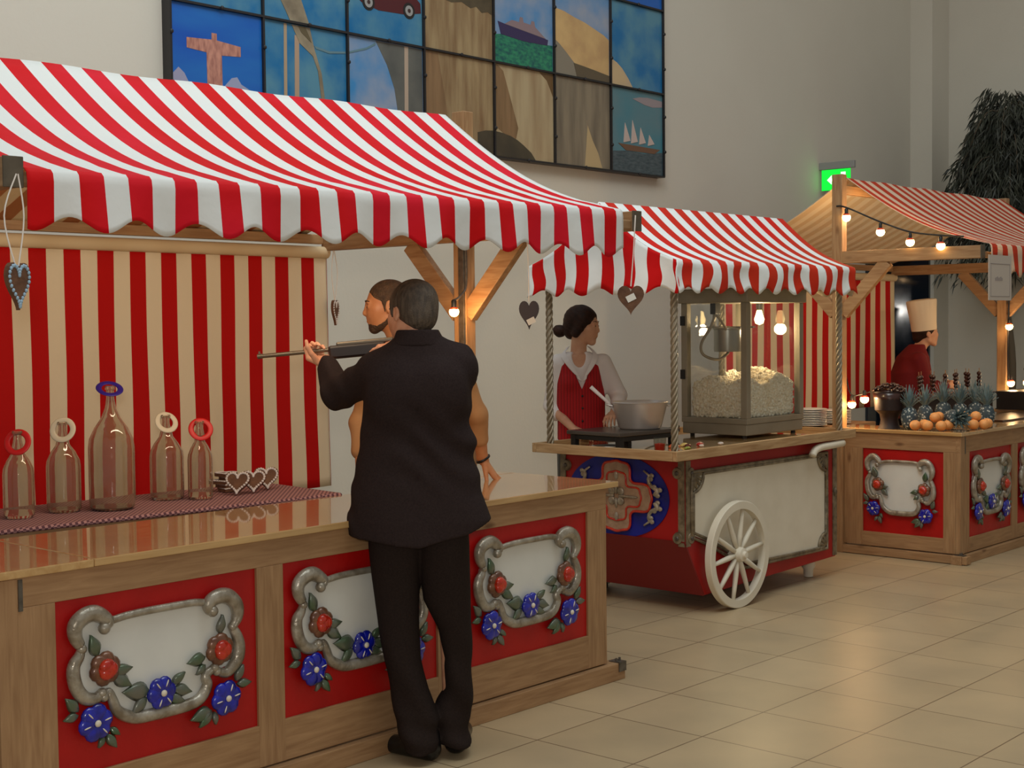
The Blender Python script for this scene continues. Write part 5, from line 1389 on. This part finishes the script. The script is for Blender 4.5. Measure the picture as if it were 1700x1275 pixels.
def person(px, D, label):
    p = place(px, D)
    return empty('person', (p.x, p.y, 0), label, 'person', local=True, rz=-YAW)
eye_dark = mat('dark_eyes', (40, 28, 22), .2, coat=.5)

# ------------------------------------------------------------------ the man in the dark suit, aiming
pm1 = person(720, 5.27, 'man in a dark suit seen from behind, aiming an air rifle to the left')
H1 = hm((-.082, .03, 1.690), math.radians(40), math.radians(-10), math.radians(8))
S = SDF(); head_ops(S, H1)
S.cap((-.075, .005, 1.635), (-.055, .01, 1.52), .060, .064, k=.02)
S.loft([(.90, -.03, .02, .15, .09), (1.1, -.05, .01, .14, .09), (1.35, -.055, .01, .165, .095), (1.48, -.055, .01, .16, .08), (1.55, -.055, .01, .07, .06)], k=.02)
for hp_, kn_, an_ in (((-.14, .01, .88), (-.137, .008, .50), (-.066, -.008, .06)), ((.02, .01, .88), (.056, .05, .50), (.052, .076, .06))):
    S.cap(hp_, kn_, .068, .048, k=.02); S.cap(kn_, an_, .048, .034, k=.02)
S.cap((-.23, .01, 1.47), (-.385, .13, 1.39), .045, .038, k=.02); S.cap((-.385, .13, 1.39), (-.428, .25, 1.50), .038, .027, k=.015)
S.cap((-.428, .25, 1.50), (-.436, .262, 1.515), .027, .024, k=.012)
S.cap((.09, .01, 1.47), (.098, .24, 1.45), .045, .038, k=.02); S.cap((.098, .24, 1.45), (-.10, .27, 1.54), .038, .026, k=.015)
# left hand under the fore-end, fingers closing over it
hand(S, (-.436, .248, 1.505), (-.50, .62, .22), (.05, -.30, 1), (-.9, -.8, 0), .98, curl=[1.05, 1.1, 1.1, 1.1], thumb=(.12, .25), tcurl=.12)
# right hand around the grip, fingers over the top
hand(S, (-.105, .268, 1.545), (-1.0, -.02, .42), (-.2, .55, -.9), (-.2, -1, .3), .95, curl=[.38, .55, .60, .62], thumb=(.8, .25), tcurl=.2)
S.build('body', M['skin'], pm1, vox=.0052)
S = SDF(); S.frame(H1)
S.ell((0, -.016, .040), (.085, .104, .093)); S.ell((0, -.048, -.018), (.066, .066, .062), k=.03)
for s in (-1, 1): S.cap((s * .074, .022, .02), (s * .074, .022, -.012), .008, .004, k=.01)
S.ell((0, .115, -.035), (.082, .085, .105), k=.012, op='s')
for s in (-1, 1): S.ell((s * .092, .0, -.024), (.026, .030, .040), k=.006, op='s')
S.fn(lambda P: .0010 * np.sin(P[:, 0] * 330 + 3 * np.sin(P[:, 2] * 30) + P[:, 1] * 200), (0, 0, 0), .3, 0, op='n')
S.frame(None)
S.build('hair', M['hair_grey'], pm1, vox=.0045)
head_extras(pm1, H1, eye_dark)
S = SDF()
S.loft([(.80, -.066, 0, .272, .150), (.92, -.064, 0, .270, .145), (1.016, -.072, 0, .247, .137), (1.10, -.070, 0, .232, .130), (1.175, -.067, 0, .220, .124), (1.29, -.067, 0, .205, .120), (1.40, -.060, 0, .202, .124), (1.47, -.056, 0, .212, .118), (1.525, -.055, .0, .192, .098), (1.555, -.052, .0, .160, .088), (1.585, -.052, .003, .118, .080), (1.608, -.054, .003, .088, .074), (1.622, -.054, .003, .074, .066)], k=.02,
       zc=lambda P: np.interp(P[:, 0], [-.36, -.05, .12, .22], [.865, .832, .87, .925]), pw=2.15)
S.ell((.084, .0, 1.500), (.078, .080, .072), k=.03); S.ell((-.205, .0, 1.482), (.078, .080, .066), k=.03)
S.cap((.108, .0, 1.543), (-.02, .0, 1.556), .036, .05, k=.02); S.cap((-.235, .0, 1.510), (-.09, .0, 1.552), .034, .05, k=.02)
S.ell((.02, -.085, 1.40), (.10, .05, .11), k=.05); S.ell((-.14, -.085, 1.40), (.10, .05, .11), k=.05)
S.cap((-.225, .01, 1.465), (-.372, .125, 1.395), .070, .064, k=.025); S.cap((-.372, .125, 1.395), (-.424, .235, 1.490), .064, .046, k=.02)
S.cap((.088, .02, 1.475), (.098, .24, 1.45), .066, .056, k=.03); S.cap((.098, .24, 1.45), (-.06, .27, 1.52), .055, .046, k=.02)
S.cap((-.424, .235, 1.490), (-.434, .262, 1.520), .030, .030, k=.001, op='s')
S.cap((-.062, -.165, .80), (-.062, -.150, 1.06), .006, .002, k=.004, op='s')
S.cap((-.057, -.128, 1.08), (-.055, -.128, 1.52), .0015, .0015, k=.008, op='s')
def fold(P):
    a = .0075 * np.sin(P[:, 2] * 46 + 4 * np.sin(P[:, 0] * 11) + P[:, 0] * 9) * np.clip(1 - np.abs(P[:, 2] - 1.20) / .20, 0, 1) * np.clip((P[:, 0] + .22) / .12, .15, 1)
    b = .0035 * np.sin(P[:, 0] * 19 + P[:, 2] * 8) * np.clip((1.10 - P[:, 2]) / .25, 0, 1)
    c = .004 * np.sin((P[:, 0] + P[:, 2] * .6) * 75) * np.clip((-.27 - P[:, 0]) / .08, 0, 1)
    d = .0 * np.sin((P[:, 2] * 1.0 - np.abs(P[:, 0] + .06) * .9) * 55) * np.clip(1 - np.abs(P[:, 2] - 1.40) / .12, 0, 1) * (P[:, 1] < 0)
    return a + b + c + d
S.fn(fold, (0, 0, 0), .3, 0, op='n')
jk = S.build('suit_jacket', M['suit'], pm1, vox=.0068)
S = SDF()
S.loft([(1.575, -.054, .003, .112, .086), (1.60, -.055, .002, .093, .082), (1.634, -.058, .0, .078, .074)], k=.006)
S.loft([(1.55, -.055, .01, .072, .066), (1.68, -.060, .008, .066, .062)], k=.006, op='s')
S.build('jacket_collar', M['suit'], jk, vox=.005)
S = SDF()
S.loft([(.04, -.066, -.01, .071, .085), (.158, -.077, -.005, .076, .080), (.27, -.108, .0, .070, .078), (.385, -.131, .005, .072, .080), (.50, -.144, .01, .075, .085), (.61, -.150, .012, .083, .09), (.72, -.153, .012, .093, .10), (.825, -.150, .01, .105, .115), (.95, -.12, .01, .13, .12)], k=.012)
S.loft([(.05, .052, .075, .066, .085), (.158, .050, .075, .073, .080), (.27, .072, .07, .056, .076), (.385, .079, .06, .053, .075), (.50, .064, .05, .064, .082), (.61, .038, .035, .090, .09), (.72, .033, .02, .094, .10), (.825, .030, .015, .096, .115), (.95, .01, .01, .11, .12)], k=.012)
S.fn(lambda P: .0065 * np.sin(P[:, 2] * 26 + P[:, 0] * 40) * np.clip((.55 - P[:, 2]) / .3, 0, 1) + .006 * np.sin(P[:, 2] * 60 + P[:, 0] * 16) * np.clip((.2 - P[:, 2]) / .12, 0, 1), (0, 0, 0), .3, 0, op='n')
S.build('suit_trousers', M['trouser'], pm1, vox=.0068)
for h_, t_ in (((-.035, .0, .045), (-.185, .11, .032)), ((.062, .085, .045), (.085, .29, .032))):
    S = SDF(); h_ = V(h_); t_ = V(t_)
    S.cap(h_, t_, .046, .036, k=.01); S.cap(h_ + V((0, 0, .045)), h_ + (t_ - h_) * .45 + V((0, 0, .02)), .042, .038, k=.02)
    S.fn(lambda P: -P[:, 2] + .002, (0, 0, 0), 3, .004, op='i')
    S.build('shoe', M['shoe'], pm1, vox=.005)

# the air rifle he holds
rf = empty('air_rifle', tuple(pm1.location + V((0, 0, 1.5))), 'air rifle with long thin barrel, aimed left by the man in the suit', 'rifle', local=True, rz=-YAW)
rf.location = (pm1.location.x, pm1.location.y, 0)
def RP(r): return V((r, .30 - .05 * (r + .45), 1.558 + .085 * (r + .42)))
MB().tube([RP(-.716), RP(-.40)], .0085, 14).tube([RP(-.716), RP(-.70)], .0105, 14).build('barrel', M['gun_metal'], rf, smooth='auto')
MB().box(-.712, -.706, RP(-.71).y - .002, RP(-.71).y + .002, RP(-.71).z, RP(-.71).z + .02).build('front_sight', M['gun_metal'], rf)
b = MB().beam(RP(-.43) + V((0, 0, -.012)), RP(-.20) + V((0, 0, -.012)), .042, .054); b.build('forestock', M['gun_wood'], rf, bevel=.010)
MB().beam(RP(-.40) + V((0, 0, .018)), RP(-.17) + V((0, 0, .018)), .030, .018).build('receiver', M['gun_metal'], rf, bevel=.006)
MB().beam(RP(-.21) + V((0, 0, -.012)), RP(-.05) + V((0, 0, -.035)), .036, .042).build('grip', M['gun_wood'], rf, bevel=.010)
MB().beam(RP(-.06) + V((0, 0, -.035)), RP(.055) + V((0, -.10, -.055)), .036, .075).build('butt_stock', M['gun_wood'], rf, bevel=.012)
MB().tube(spline([RP(-.235) + V((0, 0, -.04)), RP(-.215) + V((0, 0, -.065)), RP(-.18) + V((0, 0, -.062)), RP(-.165) + V((0, 0, -.04))], 5), .003, 6).build('trigger_guard', M['gun_metal'], rf)

# ------------------------------------------------------------------ the stallholder behind the near counter
pm2 = person(690, 6.45, 'bearded man in a tan shirt behind the near counter, leaning on one hand')
H2 = hm((-.128, .0, 1.735), math.radians(100), math.radians(-4))
S = SDF(); head_ops(S, H2)
S.cap((-.095, .01, 1.665), (-.03, .01, 1.52), .060, .066, k=.02)
S.loft([(.85, 0, .02, .15, .10), (1.05, .0, .01, .15, .10), (1.3, .0, .01, .17, .105), (1.44, .0, .01, .18, .09), (1.52, -.01, .01, .09, .07)], k=.02)
for s in (-1, 1): S.cap((s * .09, .02, .88), (s * .11, .02, .48), .08, .055, k=.02); S.cap((s * .11, .02, .48), (s * .12, .02, .06), .055, .038, k=.02)
S.cap((.19, .01, 1.44), (.278, .06, 1.24), .044, .036, k=.02); S.cap((.278, .06, 1.24), (.298, .14, 1.03), .040, .027, k=.015)
S.cap((-.19, .01, 1.44), (-.255, .03, 1.20), .044, .036, k=.02); S.cap((-.255, .03, 1.20), (-.25, -.03, .98), .040, .028, k=.015)
S.cap((.298, .14, 1.03), (.305, .15, 1.01), .027, .026, k=.01)
hand(S, (.305, .15, 1.010), (.62, .10, -.90), (-.55, .1, -.6), (-.2, -1, 0), 1.0, curl=[-.14, -.12, -.12, -.10], spread=.2, thumb=(.7, .55), tcurl=.05)
hand(S, (-.25, -.03, .98), (.2, -.1, -1), (1, .2, 0), (0, -1, 0), .95, curl=.3)
S.build('body', mat('skin_ruddy', (206, 142, 96), .5, c2=(194, 124, 80), scale=18), pm2, vox=.0055)
S = SDF(); S.frame(H2)
S.ell((0, -.016, .037), (.0785, .0995, .090)); S.ell((0, -.048, -.015), (.062, .064, .058), k=.03)
for s in (-1, 1): S.cap((s * .0725, .015, .02), (s * .0725, .015, -.02), .007, .004, k=.01)
S.ell((0, .135, .0), (.085, .105, .082), k=.010, op='s')
for s in (-1, 1): S.ell((s * .090, -.006, -.020), (.020, .026, .038), k=.006, op='s')
S.frame(None); S.build('hair', M['hair_brown'], pm2, vox=.005)
S = SDF(); head_ops(S, H2); S.frame(H2)
S.fn(lambda P: -.0016 + 0 * P[:, 0], (0, 0, 0), .3, 0, op='n')
S.ell((0, .112, -.0525), (.020, .028, .007), k=.004, op='s')
def beard_zone(P):
    y = P[:, 1]; z = P[:, 2]
    top = np.interp(y, [-.02, .02, .055, .075, .10], [-.02, -.062, -.080, -.072, -.068])
    return np.maximum(np.maximum(z - top, -.020 - y), -.125 - z)
S.fn(beard_zone, (0, .04, -.06), .3, .003, op='i')
S.fn(lambda P: P[:, 1] * 0 + np.sqrt((P[:, 0] / .016) ** 2 + ((P[:, 1] - .1) / .03) ** 2 + ((P[:, 2] + .035) / .012) ** 2) * .01 - .01, (0, .1, -.03), .05, .003, op='s')
S.frame(None); S.build('beard', M['hair_brown'], pm2, vox=.005)
head_extras(pm2, H2, eye_dark)
S = SDF()
S.loft([(.86, 0, .02, .175, .12), (1.05, .0, .01, .172, .12), (1.3, .0, .01, .19, .122), (1.44, .0, .01, .198, .105), (1.50, -.01, .01, .15, .09), (1.545, -.02, .01, .085, .078), (1.56, -.02, .01, .078, .072)], k=.02, pw=2.2)
S.cap((.19, .01, 1.44), (.276, .06, 1.24), .060, .050, k=.02); S.cap((.276, .06, 1.24), (.29, .11, 1.12), .049, .043, k=.02)
S.cap((-.19, .01, 1.44), (-.258, .03, 1.20), .060, .050, k=.02); S.cap((-.258, .03, 1.20), (-.255, .0, 1.08), .052, .046, k=.02)
S.fn(lambda P: .003 * np.sin(P[:, 2] * 40 + P[:, 0] * 20), (0, 0, 0), .3, 0, op='n')
S.build('tan_shirt', M['tan'], pm2, vox=.008)
S = SDF()
for s in (-1, 1): S.cap((s * .085, .02, .92), (s * .11, .02, .48), .105, .075, k=.02); S.cap((s * .11, .02, .48), (s * .12, .02, .08), .075, .062, k=.02)
S.build('trousers', M['trouser'], pm2, vox=.012)
for s in (-1, 1):
    S = SDF(); S.cap((s * .12, .04, .045), (s * .125, -.12, .035), .044, .036); S.build('shoe', M['shoe'], pm2, vox=.01)
MB().tube([V((.303, .148, 1.018)) + (V((1, 0, .55)).normalized() * math.cos(a) + V((0, 1, .15)).normalized() * math.sin(a)) * .030 for a in np.linspace(0, 2 * PI, 25)[:-1]], .0075, 8, closed=True).build('bracelet', M['black'], pm2, smooth=True)

# ------------------------------------------------------------------ the woman at the popcorn cart
pw_ = person(970, 8.75, 'woman with dark hair in a bun, red striped vest and white blouse at the cart')
H3 = hm((-.005, .0, 1.632), math.radians(-112), math.radians(-3))
S = SDF(); head_ops(S, H3, True)
S.cap((-.03, .0, 1.565), (-.035, .0, 1.42), .047, .052, k=.02)
S.loft([(.85, -.01, .0, .15, .10), (1.05, -.02, .0, .125, .09), (1.3, -.03, .0, .150, .09), (1.40, -.03, .0, .145, .088), (1.46, -.035, .0, .08, .064)], k=.02)
for s in (-1, 1): S.cap((s * .085, .0, .85), (s * .10, .0, .46), .075, .05, k=.02); S.cap((s * .10, .0, .46), (s * .10, .0, .06), .05, .034, k=.02)
S.cap((-.175, .0, 1.37), (-.205, .03, 1.13), .040, .033, k=.02); S.cap((-.205, .03, 1.13), (-.085, -.17, 1.015), .034, .023, k=.015)
S.cap((.12, .0, 1.38), (.215, .02, 1.19), .040, .034, k=.02); S.cap((.215, .02, 1.19), (.17, -.16, 1.10), .034, .023, k=.015)
hand(S, (-.085, -.17, 1.015), (.9, -.35, -.32), (0, 0, -1), (.2, -1, 0), .88, curl=.25)
hand(S, (.17, -.16, 1.10), (-.3, -.9, -.2), (0, 0, -1), (-1, 0, 0), .88, curl=.5)
S.build('body', M['skin_f'], pw_, vox=.0055)
S = SDF(); S.frame(H3)
S.ell((0, -.018, .040), (.086, .108, .096)); S.ell((0, -.075, -.02), (.070, .050, .065), k=.03)
S.ell((0, -.150, -.035), (.044, .038, .040), k=.008); S.ell((.02, -.165, -.03), (.028, .025, .03), k=.01)
for s in (-1, 1): S.cap((s * .068, .030, .045), (s * .074, -.02, -.045), .020, .026, k=.03)
S.ell((0, .125, -.025), (.070, .085, .100), k=.010, op='s')
S.fn(lambda P: .0009 * np.sin(P[:, 2] * 180 + P[:, 1] * 120), (0, 0, 0), .3, 0, op='n')
S.frame(None); S.build('hair', M['hair_dark'], pw_, vox=.005)
head_extras(pw_, H3, eye_dark, M['hair_dark'], .6)
# white blouse
S = SDF()
S.loft([(.84, -.01, .0, .168, .112), (1.05, -.02, .0, .140, .102), (1.28, -.03, .0, .166, .108), (1.40, -.03, .0, .165, .095), (1.455, -.035, .0, .115, .078), (1.475, -.035, .0, .072, .062)], k=.015, pw=2.2)
S.cap((-.160, .0, 1.405), (-.205, .03, 1.14), .058, .050, k=.03); S.cap((-.205, .03, 1.14), (-.18, -.02, 1.09), .048, .044, k=.015)
S.cap((.115, .0, 1.405), (.215, .02, 1.20), .058, .054, k=.03); S.cap((.215, .02, 1.20), (.205, -.05, 1.165), .050, .046, k=.015)
S.ell((-.035, -.10, 1.48), (.050, .085, .10), k=.008, op='s')
S.cap((-.032, -.11, 1.43), (-.020, -.13, 1.315), .042, .006, k=.006, op='s')
S.build('white_blouse', M['white_shirt'], pw_, vox=.006)
for s, pts in ((-1, [(-.088, .01, 1.512), (-.115, -.035, 1.470), (-.095, -.09, 1.425), (-.05, -.120, 1.35), (-.025, -.126, 1.30)]), (1, [(.022, .01, 1.512), (.052, -.035, 1.470), (.040, -.09, 1.425), (.005, -.120, 1.35), (-.012, -.126, 1.30)])):
    b = MB(); vs = []
    sp_ = spline(pts, 4); L = len(sp_)
    for i, p in enumerate(sp_):
        t = i / (L - 1); wd = .034 * (math.sin(PI * min(1, t * 1.0 + .15)) ** .6 if t < .85 else .5 * (1 - t) / .15 + .05)
        o_ = V((s * .9, -.15, -.45)).normalized()
        vs += [p + V((0, -.004, 0)), p + o_ * wd + V((0, -.006, 0)), p + o_ * wd + V((0, .0, -.003)), p + V((0, .004, -.003))]
    fs = []
    for i in range(L - 1):
        for j in range(4): fs.append((i * 4 + j, i * 4 + (j + 1) % 4, (i + 1) * 4 + (j + 1) % 4, (i + 1) * 4 + j))
    b.add(vs, fs).build('blouse_collar', M['white_shirt'], pw_, smooth=False)
# vest
S = SDF()
S.loft([(.925, -.01, .0, .160, .122), (1.05, -.02, .0, .149, .114), (1.28, -.03, .0, .160, .120), (1.39, -.03, .0, .150, .106), (1.445, -.035, .0, .118, .085)], k=.01, pw=2.2)
S.ell((-.085, -.07, 1.29), (.055, .06, .055), k=.03); S.ell((.03, -.07, 1.29), (.055, .06, .055), k=.03)
def vcut(P):
    z = P[:, 2]; hw = np.clip((z - 1.245) * .42, -1, .2)
    return np.maximum(np.abs(P[:, 0] + .020) - hw, P[:, 1] + .0)
S.fn(vcut, (-.02, -.1, 1.35), .25, .004, op='s')
for s, cx in ((-1, -.225), (1, .155)): S.ell((cx, 0, 1.345), (.060, .14, .12), k=.008, op='s')
S.build('red_vest', M['vest'], pw_, vox=.006)
for zz in (1.205, 1.13, 1.05): MB().ell((-.018, -.122 - (.002 if zz > 1.1 else -.004), zz), (.007, .005, .007), 10, 6).build('vest_button', M['black'], pw_, smooth=True)
S = SDF()
for s in (-1, 1): S.cap((s * .075, .0, .88), (s * .10, .0, .46), .10, .07, k=.02); S.cap((s * .10, .0, .46), (s * .10, .0, .08), .07, .06, k=.02)
S.build('black_trousers', M['shoe'], pw_, vox=.012)
for s in (-1, 1):
    S = SDF(); S.cap((s * .10, .03, .045), (s * .10, -.12, .035), .040, .032); S.build('shoe', M['shoe'], pw_, vox=.01)

# ------------------------------------------------------------------ the cook in the far stall
pc = person(1520, 12.2, 'cook in a tall white hat and dark red jacket behind the far counter')
H4 = hm((.092, .0, 1.530), math.radians(-84), math.radians(6))
S = SDF(); head_ops(S, H4)
S.cap((.070, .0, 1.46), (.01, .0, 1.36), .052, .060, k=.02)
S.loft([(.80, -.04, .0, .10, .15), (1.0, -.04, .0, .10, .15), (1.22, -.03, .0, .11, .17), (1.34, -.02, .0, .09, .15), (1.40, -.0, .0, .06, .07)], k=.02)
for s in (-1, 1):
    S.cap((-.04, s * .09, .82), (-.03, s * .10, .44), .08, .055, k=.02); S.cap((-.03, s * .10, .44), (-.05, s * .10, .06), .055, .036, k=.02)
    S.cap((-.02, s * .17, 1.31), (.06, s * .20, 1.05), .045, .038, k=.02); S.cap((.06, s * .20, 1.05), (.26, s * .10, 1.08), .036, .025, k=.015)
    hand(S, (.26, s * .10, 1.08), (1, -s * .3, 0), (0, -s, -.3), (0, 0, 1), .95, curl=.5)
S.build('body', M['skin_f'], pc, vox=.007)
S = SDF(); S.frame(H4)
S.ell((0, -.016, .030), (.082, .104, .090)); S.cap((0, -.08, -.03), (0, -.07, -.06), .04, .03, k=.03)
S.ell((0, .125, -.02), (.08, .085, .10), k=.010, op='s'); S.frame(None); S.build('hair', M['hair_dark'], pc, vox=.006)
head_extras(pc, H4, eye_dark, M['hair_dark'])
b = MB(); nn_ = 48; vs = []
prof = [(.094, .028), (.098, .032), (.100, .095), (.101, .10), (.108, .20), (.116, .285), (.110, .295), (.06, .302), (0, .304)]
for (r, z) in prof:
    for j in range(nn_):
        t = 2 * PI * j / nn_; w_ = 1 + (.022 * math.cos(t * 16) if z > .1 and r > .07 else 0)
        vs.append(H4 @ V((r * w_ * math.cos(t) * .94, -.012 + r * w_ * math.sin(t) * 1.12, z)))
fs = [(i * nn_ + j, i * nn_ + (j + 1) % nn_, (i + 1) * nn_ + (j + 1) % nn_, (i + 1) * nn_ + j) for i in range(len(prof) - 1) for j in range(nn_)]
b.add(vs, fs).build('chef_hat', M['toque'], pc, smooth='auto')
S = SDF()
S.loft([(.80, -.04, .0, .155, .185), (1.0, -.04, .0, .158, .182), (1.20, -.035, .0, .165, .20), (1.33, -.022, .0, .130, .185), (1.405, .0, .0, .085, .10), (1.44, .02, .0, .066, .07)], k=.02, pw=2.2)
for s in (-1, 1): S.cap((-.02, s * .17, 1.31), (.06, s * .20, 1.05), .064, .056, k=.03); S.cap((.06, s * .20, 1.05), (.22, s * .12, 1.08), .052, .042, k=.02)
S.build('red_jacket', M['chef_red'], pc, vox=.009)
S = SDF()
for s in (-1, 1): S.cap((-.04, s * .08, .84), (-.03, s * .10, .44), .11, .08, k=.02); S.cap((-.03, s * .10, .44), (-.05, s * .10, .08), .08, .065, k=.02)
S.build('dark_trousers', M['trouser'], pc, vox=.014)
for s in (-1, 1):
    S = SDF(); S.cap((-.06, s * .10, .045), (.10, s * .10, .035), .044, .036); S.build('shoe', M['shoe'], pc, vox=.012)
